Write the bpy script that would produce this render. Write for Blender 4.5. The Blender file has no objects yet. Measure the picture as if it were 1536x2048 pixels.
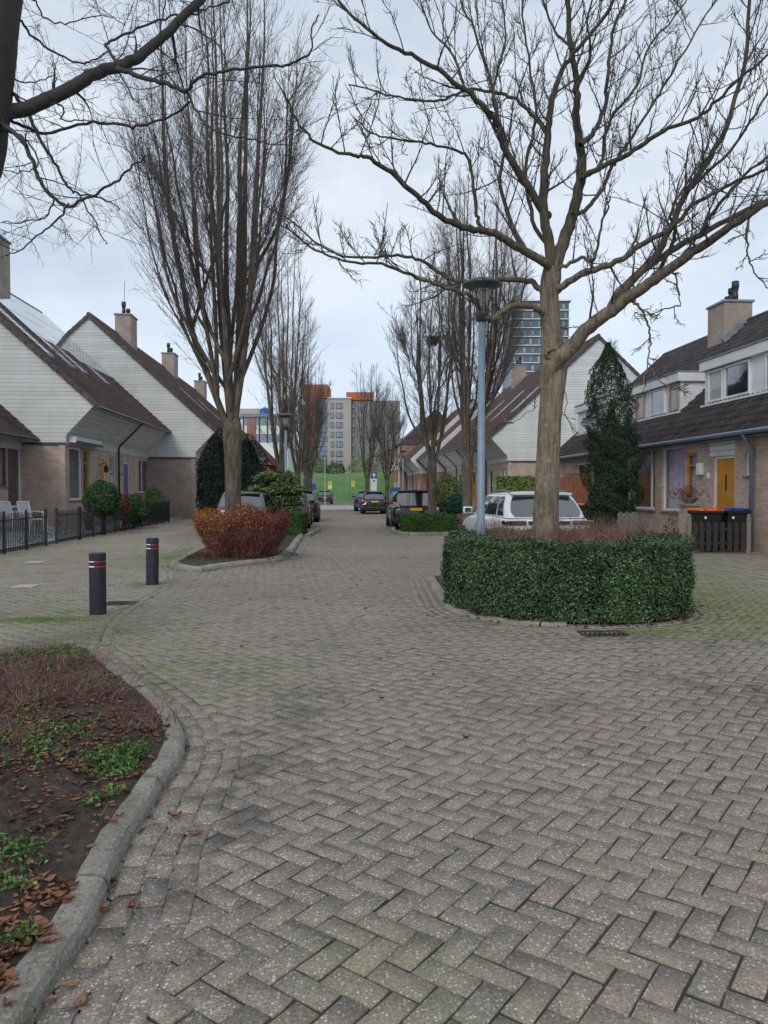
import bpy, math, random
import numpy as np
from mathutils import Vector, Matrix
random.seed(7); rng = np.random.default_rng(7)
sc = bpy.context.scene
COL = sc.collection
F = 1530.0; CAMH = 1.55; PITCH = math.atan(44/F); TH = math.atan(100/F)
CT, ST = math.cos(TH), math.sin(TH)

# ---------- camera helpers: a pixel of the photo turned into a place on the ground / on a facade
def ray(px, py):
    x = (px-768)/F; y = -(py-1024)/F
    cp, sp = math.cos(PITCH), math.sin(PITCH)
    return Vector((x, cp + y*sp, -sp + y*cp))
def G(px, py):
    d = ray(px, py); k = -CAMH/d.z
    return (d.x*k, d.y*k)
def PT(px, py, Y):
    d = ray(px, py); k = Y/d.y
    return Vector((d.x*k, Y, CAMH + d.z*k))
def LS(x, y): return (x*CT + y*ST, -x*ST + y*CT)          # world -> lateral, along street
def WX(l, s): return (l*CT - s*ST, l*ST + s*CT)
def FA(l, px, py):                                        # pixel on a street-parallel facade -> (s, z)
    d = ray(px, py); k = l/(d.x*CT + d.y*ST)
    return (-d.x*k*ST + d.y*k*CT, CAMH + d.z*k)

# ---------- materials
def nt(name):
    m = bpy.data.materials.new(name); m.use_nodes = True
    t = m.node_tree; t.nodes.clear()
    o = t.nodes.new('ShaderNodeOutputMaterial'); p = t.nodes.new('ShaderNodeBsdfPrincipled')
    t.links.new(p.outputs[0], o.inputs[0])
    return m, t, p
def nd(t, kind, **kw):
    n = t.nodes.new(kind)
    for k, v in kw.items(): setattr(n, k, v)
    return n
def mth(t, op, a, b=None, c=None):
    n = nd(t, 'ShaderNodeMath', operation=op)
    for i, v in enumerate((a, b, c)):
        if v is None: continue
        if isinstance(v, (int, float)): n.inputs[i].default_value = v
        else: t.links.new(v, n.inputs[i])
    return n.outputs[0]
def mixc(t, fac, a, b, blend='MIX'):
    n = nd(t, 'ShaderNodeMix', data_type='RGBA', blend_type=blend)
    for i, v in ((0, fac), (6, a), (7, b)):
        if isinstance(v, (int, float)): n.inputs[i].default_value = v
        elif isinstance(v, (tuple, list)): n.inputs[i].default_value = (*v[:3], 1)
        else: t.links.new(v, n.inputs[i])
    return n.outputs[2]
def noise(t, vec, scale, detail=4, rough=.55):
    n = nd(t, 'ShaderNodeTexNoise'); n.inputs['Scale'].default_value = scale
    n.inputs['Detail'].default_value = detail; n.inputs['Roughness'].default_value = rough
    if vec is not None: t.links.new(vec, n.inputs['Vector'])
    return n.outputs['Fac']
def ramp(t, v, lo, hi, a=0.0, b=1.0):
    n = nd(t, 'ShaderNodeMapRange'); n.inputs[1].default_value = lo; n.inputs[2].default_value = hi
    n.inputs[3].default_value = a; n.inputs[4].default_value = b; t.links.new(v, n.inputs[0])
    return n.outputs[0]
def bump(t, p, h, strength=.5, dist=.01):
    b = nd(t, 'ShaderNodeBump'); b.inputs['Strength'].default_value = strength; b.inputs['Distance'].default_value = dist
    t.links.new(h, b.inputs['Height']); t.links.new(b.outputs[0], p.inputs['Normal'])
def M(name, c1, c2=None, rough=.7, vs=3, bs=0, bst=.4, bd=.01, island=0, metal=0, spec=.5, isl_cols=None, emit=None):
    m, t, p = nt(name)
    co = nd(t, 'ShaderNodeTexCoord').outputs['Object']
    if c2 is None: c2 = tuple(x*.72 for x in c1)
    f = ramp(t, noise(t, co, vs), .35, .65)
    col = mixc(t, f, c1, c2)
    if isl_cols:
        g = nd(t, 'ShaderNodeNewGeometry').outputs['Random Per Island']
        cr = nd(t, 'ShaderNodeValToRGB'); cr.color_ramp.interpolation = 'LINEAR'
        el = cr.color_ramp.elements
        while len(el) < len(isl_cols): el.new(.5)
        for i, c in enumerate(isl_cols):
            el[i].position = i/(len(isl_cols)-1); el[i].color = (*c, 1)
        t.links.new(g, cr.inputs[0])
        col = mixc(t, .8, col, cr.outputs[0])
    if island:
        g = nd(t, 'ShaderNodeNewGeometry').outputs['Random Per Island']
        k = ramp(t, g, 0, 1, 1-island, 1+island)
        cm = nd(t, 'ShaderNodeCombineXYZ')
        for i in range(3): t.links.new(k, cm.inputs[i])
        col = mixc(t, 1, col, cm.outputs[0], 'MULTIPLY')
    t.links.new(col, p.inputs['Base Color'])
    p.inputs['Roughness'].default_value = rough; p.inputs['Metallic'].default_value = metal
    p.inputs['Specular IOR Level'].default_value = spec
    if bs: bump(t, p, noise(t, co, bs, 5, .65), bst, bd)
    return m
def hv(t, co):     # (x+y, z) vector for axis aligned walls
    s = nd(t, 'ShaderNodeSeparateXYZ'); t.links.new(co, s.inputs[0])
    return s, mth(t, 'ADD', s.outputs[0], s.outputs[1]), s.outputs[2]
def brickwall(name, a, b, mortar, bw=.22, bh=.066):
    m, t, p = nt(name); co = nd(t, 'ShaderNodeTexCoord').outputs['Object']
    s, h, z = hv(t, co)
    c = nd(t, 'ShaderNodeCombineXYZ'); t.links.new(h, c.inputs[0]); t.links.new(z, c.inputs[1])
    br = nd(t, 'ShaderNodeTexBrick'); t.links.new(c.outputs[0], br.inputs['Vector'])
    br.inputs['Scale'].default_value = 1; br.inputs['Brick Width'].default_value = bw; br.inputs['Row Height'].default_value = bh
    br.inputs['Mortar Size'].default_value = .009; br.inputs['Mortar Smooth'].default_value = .2
    br.inputs['Color1'].default_value = (*a, 1); br.inputs['Color2'].default_value = (*b, 1); br.inputs['Mortar'].default_value = (*mortar, 1)
    n = ramp(t, noise(t, co, 1.3), .3, .7, .75, 1.12)
    cm = nd(t, 'ShaderNodeCombineXYZ'); [t.links.new(n, cm.inputs[i]) for i in range(3)]
    t.links.new(mixc(t, 1, br.outputs[0], cm.outputs[0], 'MULTIPLY'), p.inputs['Base Color'])
    p.inputs['Roughness'].default_value = .85
    bump(t, p, mth(t, 'SUBTRACT', noise(t, co, 60), mth(t, 'MULTIPLY', br.outputs['Fac'], 1.5)), .5, .006)
    return m
def cladmat(name, c, per=.155, dark=.25):
    m, t, p = nt(name); co = nd(t, 'ShaderNodeTexCoord').outputs['Object']
    s = nd(t, 'ShaderNodeSeparateXYZ'); t.links.new(co, s.inputs[0])
    fr = mth(t, 'FRACT', mth(t, 'DIVIDE', s.outputs[2], per))
    line = ramp(t, fr, .86, .93)
    n = ramp(t, noise(t, co, .9), .3, .7)
    streak = nd(t, 'ShaderNodeMapping'); streak.inputs['Scale'].default_value = (1.1, 1.1, .22); t.links.new(co, streak.inputs[0])
    n2 = ramp(t, noise(t, streak.outputs[0], 1.5), .45, .75)
    col = mixc(t, n, c, tuple(x*.86 for x in c))
    col = mixc(t, mth(t, 'MULTIPLY', n2, .35), col, (c[0]*.62, c[1]*.64, c[2]*.58))
    wn = nd(t,'ShaderNodeTexWhiteNoise', noise_dimensions='1D'); t.links.new(mth(t,'FLOOR', mth(t,'DIVIDE', s.outputs[2], per)), wn.inputs['W'])
    k = ramp(t, wn.outputs['Value'], 0, 1, .88, 1.03); cm = nd(t,'ShaderNodeCombineXYZ'); [t.links.new(k, cm.inputs[i]) for i in range(3)]
    col = mixc(t, 1, col, cm.outputs[0], 'MULTIPLY')
    hx = mth(t,'ADD', mth(t,'ADD', s.outputs[0], s.outputs[1]), mth(t,'MULTIPLY', wn.outputs['Value'], 3.0)); seam = ramp(t, mth(t,'FRACT', mth(t,'DIVIDE', hx, 3.2)), .004, .0)
    col = mixc(t, mth(t,'MULTIPLY', seam, .5), col, tuple(x*.3 for x in c))
    alg = ramp(t, noise(t, co, .45, 5, .6), .52, .72); col = mixc(t, mth(t,'MULTIPLY', alg, .22), col, (c[0]*.6,c[1]*.68,c[2]*.5))
    col = mixc(t, mth(t, 'MULTIPLY', line, .85), col, tuple(x*dark for x in c))
    t.links.new(col, p.inputs['Base Color']); p.inputs['Roughness'].default_value = .55
    bump(t, p, mth(t, 'SUBTRACT', fr, mth(t, 'MULTIPLY', line, 1.0)), .8, .02)
    return m
def glassmat(name, tint=(.02,.03,.035), clear=0.0, rough=.04):
    m, t, p = nt(name)
    p.inputs['Base Color'].default_value = (*tint, 1); p.inputs['Roughness'].default_value = rough
    p.inputs['Specular IOR Level'].default_value = 1.0; p.inputs['IOR'].default_value = 1.55
    p.inputs['Coat Weight'].default_value = .6; p.inputs['Coat Roughness'].default_value = .03; p.inputs['IOR'].default_value = 1.8
    if clear:
        tr = nd(t, 'ShaderNodeBsdfTransparent'); mx = nd(t, 'ShaderNodeMixShader'); mx.inputs[0].default_value = clear
        o = [n for n in t.nodes if n.type == 'OUTPUT_MATERIAL'][0]
        t.links.new(p.outputs[0], mx.inputs[1]); t.links.new(tr.outputs[0], mx.inputs[2]); t.links.new(mx.outputs[0], o.inputs[0])
    return m
def paint(name, c, rough=.25):
    m, t, p = nt(name); co = nd(t, 'ShaderNodeTexCoord').outputs['Object']
    f = ramp(t, noise(t, co, 4), .4, .8)
    t.links.new(mixc(t, mth(t, 'MULTIPLY', f, .07), c, (.25,.23,.2)), p.inputs['Base Color'])
    p.inputs['Roughness'].default_value = rough; p.inputs['Coat Weight'].default_value = .7; p.inputs['Coat Roughness'].default_value = .08
    return m
def pavingmat(name, c, speck=1.0, moss=.3, scale=1.0):
    m, t, p = nt(name); co = nd(t, 'ShaderNodeTexCoord').outputs['Object']
    g = nd(t, 'ShaderNodeNewGeometry').outputs['Random Per Island']
    cr = nd(t, 'ShaderNodeValToRGB'); el = cr.color_ramp.elements
    el.new(.4); el.new(.75); el.new(.93)
    for e, (ps, k) in zip(el, ((0, (.74,.76,.80)), (.3, (.90,.90,.90)), (.6, (1.0,.99,.96)), (.9, (1.12,1.08,1.0)), (1, (1.1,.98,.92)))):
        e.position = ps; e.color = (c[0]*k[0], c[1]*k[1], c[2]*k[2], 1)
    t.links.new(g, cr.inputs[0])
    col = cr.outputs[0]
    fine = ramp(t, noise(t, co, 85, 6, .85), .38, .62)
    col = mixc(t, fine, mixc(t, .55, col, (.035,.032,.030)), mixc(t, .38, col, (.58,.52,.45)))
    vo = nd(t, 'ShaderNodeTexVoronoi'); vo.inputs['Scale'].default_value = 78; t.links.new(co, vo.inputs['Vector'])
    sp = nd(t, 'ShaderNodeSeparateColor'); t.links.new(vo.outputs['Color'], sp.inputs[0])
    mask = mth(t, 'MULTIPLY', ramp(t, vo.outputs['Distance'], .50, .32), ramp(t, sp.outputs[0], .56, .60))
    sc_ = mixc(t, sp.outputs[1], (.34,.30,.26), (.80,.76,.69))
    col = mixc(t, mth(t, 'MULTIPLY', mask, .8*speck), col, sc_)
    vo2 = nd(t, 'ShaderNodeTexVoronoi'); vo2.inputs['Scale'].default_value = 125; t.links.new(co, vo2.inputs['Vector'])
    sp2 = nd(t, 'ShaderNodeSeparateColor'); t.links.new(vo2.outputs['Color'], sp2.inputs[0])
    mask2 = mth(t, 'MULTIPLY', ramp(t, vo2.outputs['Distance'], .5, .35), ramp(t, sp2.outputs[1], .45, .5))
    col = mixc(t, mth(t, 'MULTIPLY', mask2, .7*speck), col, mixc(t, sp2.outputs[0], (.02,.018,.016), (.42,.37,.32)))
    big = ramp(t, noise(t, co, .22, 5, .6), .36, .60)
    col = mixc(t, mth(t, 'MULTIPLY', big, .22), col, (.065,.062,.058))
    st = ramp(t, noise(t, co, .9, 3, .5), .62, .72)
    col = mixc(t, mth(t, 'MULTIPLY', st, .3), col, (.06,.055,.05))
    med = ramp(t, noise(t, co, 6, 5, .7), .40, .66)
    col = mixc(t, mth(t, 'MULTIPLY', med, .15), col, (.07,.062,.052))
    warm = ramp(t, noise(t, co, .35, 3), .45, .7)
    col = mixc(t, mth(t, 'MULTIPLY', warm, .25), col, (.24,.22,.16))
    if moss:
        a = nd(t, 'ShaderNodeAttribute', attribute_name='moss')
        mm = mth(t, 'MULTIPLY', ramp(t, noise(t, co, 2.6, 6, .7), .34, .58), a.outputs['Fac'])
        col = mixc(t, mm, col, (.125,.165,.04))
        dk = nd(t, 'ShaderNodeAttribute', attribute_name='dirt')
        dm = mth(t, 'MULTIPLY', ramp(t, noise(t, co, 2.3, 7, .75),   .44, .58, 0, .6), dk.outputs['Fac'])
        col = mixc(t, dm, col, (.045,.043,.042))
    je = nd(t, 'ShaderNodeAttribute', attribute_name='joint')
    col = mixc(t, ramp(t, je.outputs['Fac'], .3, .85), col, (.040,.035,.025))
    t.links.new(col, p.inputs['Base Color'])
    p.inputs['Roughness'].default_value = .8; p.inputs['Specular IOR Level'].default_value = .35
    bump(t, p, mth(t, 'ADD', noise(t, co, 120, 5, .8), mth(t, 'MULTIPLY', mask, .6)), .55, .004)
    return m

def kerbmaterial():
    m, t, p = nt('concrete_kerb'); co = nd(t,'ShaderNodeTexCoord').outputs['Object']
    col = mixc(t, ramp(t, noise(t, co, 3.5, 6, .7), .35, .65), (.34,.315,.27), (.19,.175,.15))
    col = mixc(t, mth(t,'MULTIPLY', ramp(t, noise(t, co, 1.7, 5, .7), .48, .66), .55), col, (.10,.105,.05))
    col = mixc(t, mth(t,'MULTIPLY', ramp(t, noise(t, co, 14, 6, .8), .55, .68), .6), col, (.07,.065,.055))
    vo = nd(t,'ShaderNodeTexVoronoi'); vo.inputs['Scale'].default_value=120; t.links.new(co, vo.inputs['Vector'])
    sp = nd(t,'ShaderNodeSeparateColor'); t.links.new(vo.outputs['Color'], sp.inputs[0])
    col = mixc(t, mth(t,'MULTIPLY', ramp(t, sp.outputs[0], .6,.65), .5), col, mixc(t, sp.outputs[1], (.05,.045,.04),(.55,.5,.43)))
    t.links.new(col, p.inputs['Base Color']); p.inputs['Roughness'].default_value=.92
    bump(t, p, mth(t,'ADD', noise(t, co, 90, 6, .8), mth(t,'MULTIPLY', noise(t, co, 16, 4), 1.5)), .8, .012); return m
white_clad = cladmat('white_cladding_boards', (.77,.78,.77))
grey_clad = cladmat('grey_cladding_boards', (.50,.51,.50))
brick_mat = brickwall('house_brickwork', (.60,.44,.35), (.47,.33,.265), (.33,.31,.285))
brick_dark = brickwall('house_brickwork_worn', (.47,.36,.30), (.38,.275,.23), (.26,.25,.235))
redbrick_mat = brickwall('red_brickwork', (.36,.15,.10), (.30,.12,.085), (.35,.31,.28))
chim_mat = brickwall('chimney_brickwork', (.42,.33,.27), (.34,.26,.215), (.27,.25,.23))
tile_brown = M('brown_roof_tiles', (.17,.092,.072), (.085,.056,.05), rough=.7, vs=1.6, bs=30, island=0)
tile_dark = M('dark_roof_tiles', (.085,.062,.066), (.042,.034,.038), rough=.6, vs=1.8, bs=30)
tile_red = M('red_roof_tiles', (.22,.075,.055), (.14,.055,.045), rough=.7)
def tilemat(m, pv):
    t = m.node_tree; p = [n for n in t.nodes if n.type=='BSDF_PRINCIPLED'][0]; src = p.inputs['Base Color'].links[0].from_socket
    co = nd(t,'ShaderNodeTexCoord').outputs['Object']; s_ = nd(t,'ShaderNodeSeparateXYZ'); t.links.new(co, s_.inputs[0])
    cb = nd(t,'ShaderNodeCombineXYZ'); t.links.new(mth(t,'FLOOR', mth(t,'DIVIDE', s_.outputs[1], pv)), cb.inputs[0]); t.links.new(mth(t,'FLOOR', mth(t,'DIVIDE', s_.outputs[2], .235)), cb.inputs[1])
    wn = nd(t,'ShaderNodeTexWhiteNoise', noise_dimensions='2D'); t.links.new(cb.outputs[0], wn.inputs['Vector'])
    k = ramp(t, wn.outputs['Value'], 0, 1, .72, 1.22); cm = nd(t,'ShaderNodeCombineXYZ'); [t.links.new(k, cm.inputs[i]) for i in range(3)]
    col = mixc(t, 1, src, cm.outputs[0], 'MULTIPLY')
    mo = ramp(t, noise(t, co, 1.1, 6, .7), .52, .70); col = mixc(t, mth(t,'MULTIPLY', mo, .45), col, (.10,.105,.07))
    t.links.new(col, p.inputs['Base Color'])
tilemat(tile_brown,.30); tilemat(tile_dark,.25)
white_paint = M('white_painted_wood', (.74,.75,.76), (.60,.61,.62), rough=.45, vs=1.5)
grey_fascia = M('grey_painted_fascia', (.52,.52,.49), rough=.5)
yellow_paint = M('ochre_painted_door', (.58,.27,.035), (.48,.21,.03), rough=.4)
blue_paint = M('violet_painted_door', (.14,.13,.30), rough=.4)
red_paint = M('dark_red_painted_frame', (.20,.03,.03), rough=.4)
orange_wood = M('orange_stained_timber', (.34,.14,.07), (.24,.10,.05), rough=.6, vs=8)
grey_wood = M('weathered_timber', (.27,.25,.23), (.17,.155,.15), rough=.85, vs=14, bs=60)
dark_wood = M('dark_stained_timber', (.045,.038,.034), (.025,.022,.022), rough=.7, vs=14, bs=60)
glass = glassmat('window_glass')
glass_c = glassmat('clear_window_glass', (.2,.22,.23), .8)
car_glass = glassmat('car_window_glass', (.012,.016,.018))
lead = M('lead_flashing', (.23,.27,.30), (.16,.19,.21), rough=.5)
black_metal = M('black_painted_metal', (.014,.015,.018), (.022,.022,.024), rough=.45)
gutter_mat = M('dark_gutter', (.05,.06,.075), rough=.4)
zinc_mat = M('grey_downpipe', (.17,.21,.26), (.13,.16,.20), rough=.45, metal=.2)
lamp_mat = M('blue_grey_lamp_post_paint', (.20,.27,.34), (.17,.23,.29), rough=.45, vs=6)
lamp_dark = M('dark_lamp_head', (.05,.06,.07), (.035,.04,.05), rough=.35)
lamp_glass = glassmat('lamp_lens', (.45,.47,.46), .35, .15)
bark_light = M('pale_ridged_bark', (.25,.195,.15), (.145,.125,.10), rough=.95, vs=2.2, bs=26, bst=1.0, bd=.03)
bark_grey = M('grey_bark', (.125,.105,.09), (.07,.068,.05), rough=.95, vs=2.5, bs=18, bst=.8, bd=.02)
bark_limb = M('grey_green_limb_bark', (.17,.145,.115), (.075,.075,.055), rough=.95, vs=3.5, bs=26, bst=.8)
bark_dark = M('dark_bark', (.06,.05,.048), (.038,.042,.030), rough=.95, vs=2.0, bs=24, bst=.8)
twig_mat = M('reddish_twig_bark', (.125,.098,.092), (.075,.062,.06), rough=.9)
twig_grey = M('grey_green_twig_bark', (.085,.075,.062), (.045,.045,.036), rough=.9)
twig_dark = M('dark_twig_bark', (.045,.036,.045), (.035,.032,.035), rough=.9)
def barkmat(name, c1, c2, sc_=16, st=1.0, moss=(.06,.075,.03), mk=.4):
    m, t, p = nt(name); co = nd(t,'ShaderNodeTexCoord').outputs['Object']
    mp = nd(t,'ShaderNodeMapping'); mp.inputs['Scale'].default_value=(1,1,.16); t.links.new(co, mp.inputs[0])
    r_ = noise(t, mp.outputs[0], sc_, 6, .65); f = ramp(t, r_, .38, .62)
    col = mixc(t, f, c2, c1); big = ramp(t, noise(t, co, 1.6, 4), .4, .65)
    col = mixc(t, mth(t,'MULTIPLY', big, mk), col, moss)
    n3 = ramp(t, noise(t, co, 11, 5, .7), .55, .72); col = mixc(t, mth(t,'MULTIPLY', n3, .5), col, tuple(min(1,x*1.5) for x in c1))
    t.links.new(col, p.inputs['Base Color']); p.inputs['Roughness'].default_value=.95; p.inputs['Specular IOR Level'].default_value=.2
    bump(t, p, mth(t,'ADD', r_, mth(t,'MULTIPLY', noise(t, co, 45, 4), .4)), st, .035); return m
bark_light = barkmat('pale_ridged_bark', (.36,.29,.22), (.17,.135,.105), 20)
bark_grey = barkmat('grey_bark', (.20,.165,.135), (.075,.065,.052), 16, 1.0, (.055,.06,.028), .5)
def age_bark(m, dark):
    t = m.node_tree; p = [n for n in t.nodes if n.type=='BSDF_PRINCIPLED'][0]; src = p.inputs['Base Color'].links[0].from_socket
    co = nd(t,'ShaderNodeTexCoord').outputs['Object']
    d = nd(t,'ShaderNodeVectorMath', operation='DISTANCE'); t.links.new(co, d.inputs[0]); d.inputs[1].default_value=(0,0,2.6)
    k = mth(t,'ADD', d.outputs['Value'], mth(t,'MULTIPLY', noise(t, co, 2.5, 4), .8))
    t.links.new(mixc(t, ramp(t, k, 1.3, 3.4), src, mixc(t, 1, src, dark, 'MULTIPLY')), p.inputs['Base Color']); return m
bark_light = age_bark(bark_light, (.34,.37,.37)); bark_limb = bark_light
def leafmat(name, cols, rough=.5, spec=.4):
    m = M(name, cols[0], cols[-1], rough=rough, vs=1.2, isl_cols=cols, spec=spec)
    t = m.node_tree; p = [n for n in t.nodes if n.type=='BSDF_PRINCIPLED'][0]; src = p.inputs['Base Color'].links[0].from_socket
    co = nd(t,'ShaderNodeTexCoord').outputs['Object']
    k = ramp(t, noise(t, co, 3.2, 4, .6), .32, .68, .55, 1.35)
    cm = nd(t,'ShaderNodeCombineXYZ'); [t.links.new(k, cm.inputs[i]) for i in range(3)]
    t.links.new(mixc(t, 1, src, cm.outputs[0], 'MULTIPLY'), p.inputs['Base Color'])
    return m
hedge_leaf = leafmat('glossy_dark_hedge_leaves', [(.007,.024,.010), (.017,.055,.022), (.038,.100,.036), (.07,.15,.05), (.14,.21,.08)], .38, .45)
box_leaf = leafmat('clipped_box_leaves', [(.028,.075,.012), (.05,.13,.018), (.07,.17,.028)], .5)
bamboo_leaf = leafmat('yellow_green_leaves', [(.10,.16,.03), (.18,.26,.06), (.26,.32,.09)], .5)
shrub_leaf = leafmat('shrub_leaves', [(.018,.06,.02), (.035,.11,.028), (.07,.17,.045)], .45)
laurel_leaf = leafmat('variegated_layered_leaves', [(.03,.07,.02), (.07,.14,.035), (.17,.23,.06), (.24,.28,.10)], .45)
conifer_leaf = leafmat('conifer_sprays', [(.008,.035,.016), (.016,.06,.024), (.03,.085,.03), (.05,.07,.03)], .6)
yew_leaf = leafmat('dark_yew_needles', [(.004,.012,.010), (.008,.022,.016), (.012,.03,.02)], .7)
teal_leaf = leafmat('blue_green_needles', [(.01,.06,.05), (.02,.10,.08)], .6)
orange_leaf = leafmat('autumn_leaves', [(.12,.02,.012), (.24,.055,.015), (.40,.14,.02), (.58,.28,.05)], .6)
russet_leaf = leafmat('russet_leaves', [(.09,.014,.018), (.14,.03,.025), (.20,.045,.03)], .6)
dead_leaf = leafmat('fallen_brown_leaves', [(.06,.025,.018), (.14,.055,.032), (.30,.15,.085), (.17,.055,.04), (.22,.12,.07)], .7)
redtwig = leafmat('red_brown_twigs', [(.10,.045,.04), (.20,.09,.078), (.34,.20,.16)], .8)
weed_leaf = leafmat('weed_leaves', [(.04,.10,.02), (.08,.18,.03), (.14,.25,.06)], .5)
soil_mat = M('dark_soil', (.10,.068,.050), (.035,.025,.021), rough=.95, vs=14, bs=38, bst=1, bd=.05)
kerb_mat = kerbmaterial()
lawn_mat = M('dike_grass', (.11,.215,.06), (.075,.165,.045), rough=.95, vs=.55, bs=3, bst=.6, bd=.15)
asphalt_mat = M('asphalt', (.17,.165,.155), (.13,.125,.12), rough=.9, vs=.5)
pale_conc = M('pale_concrete_road', (.42,.41,.38), (.34,.33,.31), rough=.9, vs=.5)
field_mat = M('distant_ground', (.10,.11,.075), (.13,.12,.10), rough=.95, vs=.05)
sand_mat = M('joint_sand', (.050,.043,.030), (.032,.036,.018), rough=1, vs=3)
pave_road = pavingmat('clinker_paving', (.305,.243,.190))
pave_path = pavingmat('pavement_paving', (.36,.31,.225))
slab_white = M('pale_paving_slab', (.45,.44,.41), rough=.8)
tyre_mat = M('tyre_rubber', (.018,.018,.019), rough=.85)
rim_mat = M('alloy_rim', (.35,.36,.38), rough=.3, metal=.8)
black_plastic = M('black_plastic', (.016,.017,.019), rough=.5)
tail_red = glassmat('tail_lamp_red', (.22,.008,.012)); 
plate_mat = M('yellow_number_plate', (.72,.42,.02), (.68,.40,.02), rough=.5)
plate_blue = M('plate_blue_strip', (.02,.06,.35), rough=.5)
shaft_shade_mat = M('shaft_shade_black', (.012,.012,.012), rough=.6)  # plain black, paints the shade below the drain slats
white_flat = M('white_sign_paint', (.78,.79,.80), (.72,.73,.74), rough=.5)
blue_flat = M('blue_sign_paint', (.02,.09,.38), rough=.5)
yellow_flat = M('yellow_sign_paint', (.75,.68,.04), rough=.5)
red_flat = M('red_band_paint', (.50,.03,.03), rough=.5)
bollard_mat = M('dark_blue_bollard_paint', (.009,.013,.024), (.018,.021,.030), rough=.6, vs=9, bs=60, bst=.3)
chrome = M('bright_metal', (.6,.6,.6), rough=.25, metal=.9)

# ---------- mesh builder
class MB:
    def __init__(s): s.v = []; s.f = []
    def add(s, vs, fs):
        o = len(s.v); s.v.extend(vs); s.f.extend([tuple(i+o for i in f) for f in fs])
    def box(s, x0, x1, y0, y1, z0, z1):
        if x1 < x0: x0, x1 = x1, x0
        if y1 < y0: y0, y1 = y1, y0
        s.add([(x0,y0,z0),(x1,y0,z0),(x1,y1,z0),(x0,y1,z0),(x0,y0,z1),(x1,y0,z1),(x1,y1,z1),(x0,y1,z1)],
              [(0,3,2,1),(4,5,6,7),(0,1,5,4),(1,2,6,5),(2,3,7,6),(3,0,4,7)])
    def prism(s, prof, y0, y1):                # profile in (x,z) extruded along y
        n = len(prof)
        s.add([(x,y0,z) for x,z in prof]+[(x,y1,z) for x,z in prof],
              [tuple(range(n)), tuple(range(2*n-1, n-1, -1))]+[(i,i+n,(i+1)%n+n,(i+1)%n) for i in range(n)])
    def beam(s, a, b, w, h):
        a = Vector(a); b = Vector(b); d = (b-a).normalized()
        u = d.cross(Vector((0,0,1)))
        if u.length < 1e-3: u = Vector((1,0,0))
        u.normalize(); n = u.cross(d).normalized()
        vs = [p + u*sx*w/2 + n*sz*h/2 for p in (a,b) for sx,sz in ((-1,-1),(1,-1),(1,1),(-1,1))]
        s.add([tuple(v) for v in vs], [(0,1,2,3),(7,6,5,4),(0,4,5,1),(1,5,6,2),(2,6,7,3),(3,7,4,0)])
    def tube(s, pts, rad, n=6, cap=True):
        pts = [Vector(p) for p in pts]
        if isinstance(rad, (int,float)): rad = [rad]*len(pts)
        o = len(s.v); prev = None
        for i, p in enumerate(pts):
            d = (pts[min(i+1,len(pts)-1)]-pts[max(i-1,0)])
            if d.length < 1e-9: d = Vector((0,0,1))
            d.normalize()
            if prev is None:
                u = d.cross(Vector((0,1,0)) if abs(d.y) < .9 else Vector((1,0,0))); u.normalize()
            else:
                u = prev - d*prev.dot(d)
                if u.length < 1e-6: u = d.cross(Vector((1,0,0)))
                u.normalize()
            prev = u; w = d.cross(u); r = rad[i]
            for k in range(n):
                a = 2*math.pi*k/n
                s.v.append(tuple(p + (u*math.cos(a)+w*math.sin(a))*r))
        for i in range(len(pts)-1):
            for k in range(n):
                a = o+i*n+k; b = o+i*n+(k+1)%n
                s.f.append((a,b,b+n,a+n))
        if cap:
            s.f.append(tuple(o+k for k in range(n-1,-1,-1))); s.f.append(tuple(o+(len(pts)-1)*n+k for k in range(n)))
    def lathe(s, prof, c=(0,0,0), n=24):
        o = len(s.v)
        for r, z in prof:
            for k in range(n):
                a = 2*math.pi*k/n; s.v.append((c[0]+r*math.cos(a), c[1]+r*math.sin(a), c[2]+z))
        for i in range(len(prof)-1):
            for k in range(n):
                a = o+i*n+k; b = o+i*n+(k+1)%n; s.f.append((a,b,b+n,a+n))
        s.f.append(tuple(o+k for k in range(n-1,-1,-1))); s.f.append(tuple(o+(len(prof)-1)*n+k for k in range(n)))
    def build(s, name, mat, parent=None, smooth=False, bevel=0, sub=0):
        me = bpy.data.meshes.new(name); me.from_pydata(s.v, [], s.f); me.materials.append(mat)
        if smooth: me.shade_smooth()
        o = bpy.data.objects.new(name, me); COL.objects.link(o)
        if parent: o.parent = parent
        if bevel:
            b = o.modifiers.new('bevel', 'BEVEL'); b.width = bevel; b.segments = 2; b.limit_method = 'ANGLE'; b.angle_limit = .6
        if sub:
            b = o.modifiers.new('sub', 'SUBSURF'); b.levels = sub; b.render_levels = sub
        return o
def npmesh(name, V, Fq, mat, parent=None, smooth=False, attrs=None):   # V (N,3), Fq (M,k)
    V = np.asarray(V, dtype=np.float32); Fq = np.asarray(Fq, dtype=np.int32)
    me = bpy.data.meshes.new(name); k = Fq.shape[1]
    me.vertices.add(len(V)); me.vertices.foreach_set('co', V.ravel())
    me.loops.add(Fq.size); me.loops.foreach_set('vertex_index', Fq.ravel())
    me.polygons.add(len(Fq)); me.polygons.foreach_set('loop_start', np.arange(0, Fq.size, k, dtype=np.int32))
    me.polygons.foreach_set('loop_total', np.full(len(Fq), k, dtype=np.int32))
    me.update(calc_edges=True); me.materials.append(mat)
    if attrs:
        for an, av in attrs.items():
            a = me.attributes.new(an, 'FLOAT', 'POINT'); a.data.foreach_set('value', np.asarray(av, dtype=np.float32))
    if smooth: me.shade_smooth()
    o = bpy.data.objects.new(name, me); COL.objects.link(o)
    if parent: o.parent = parent
    return o
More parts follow.
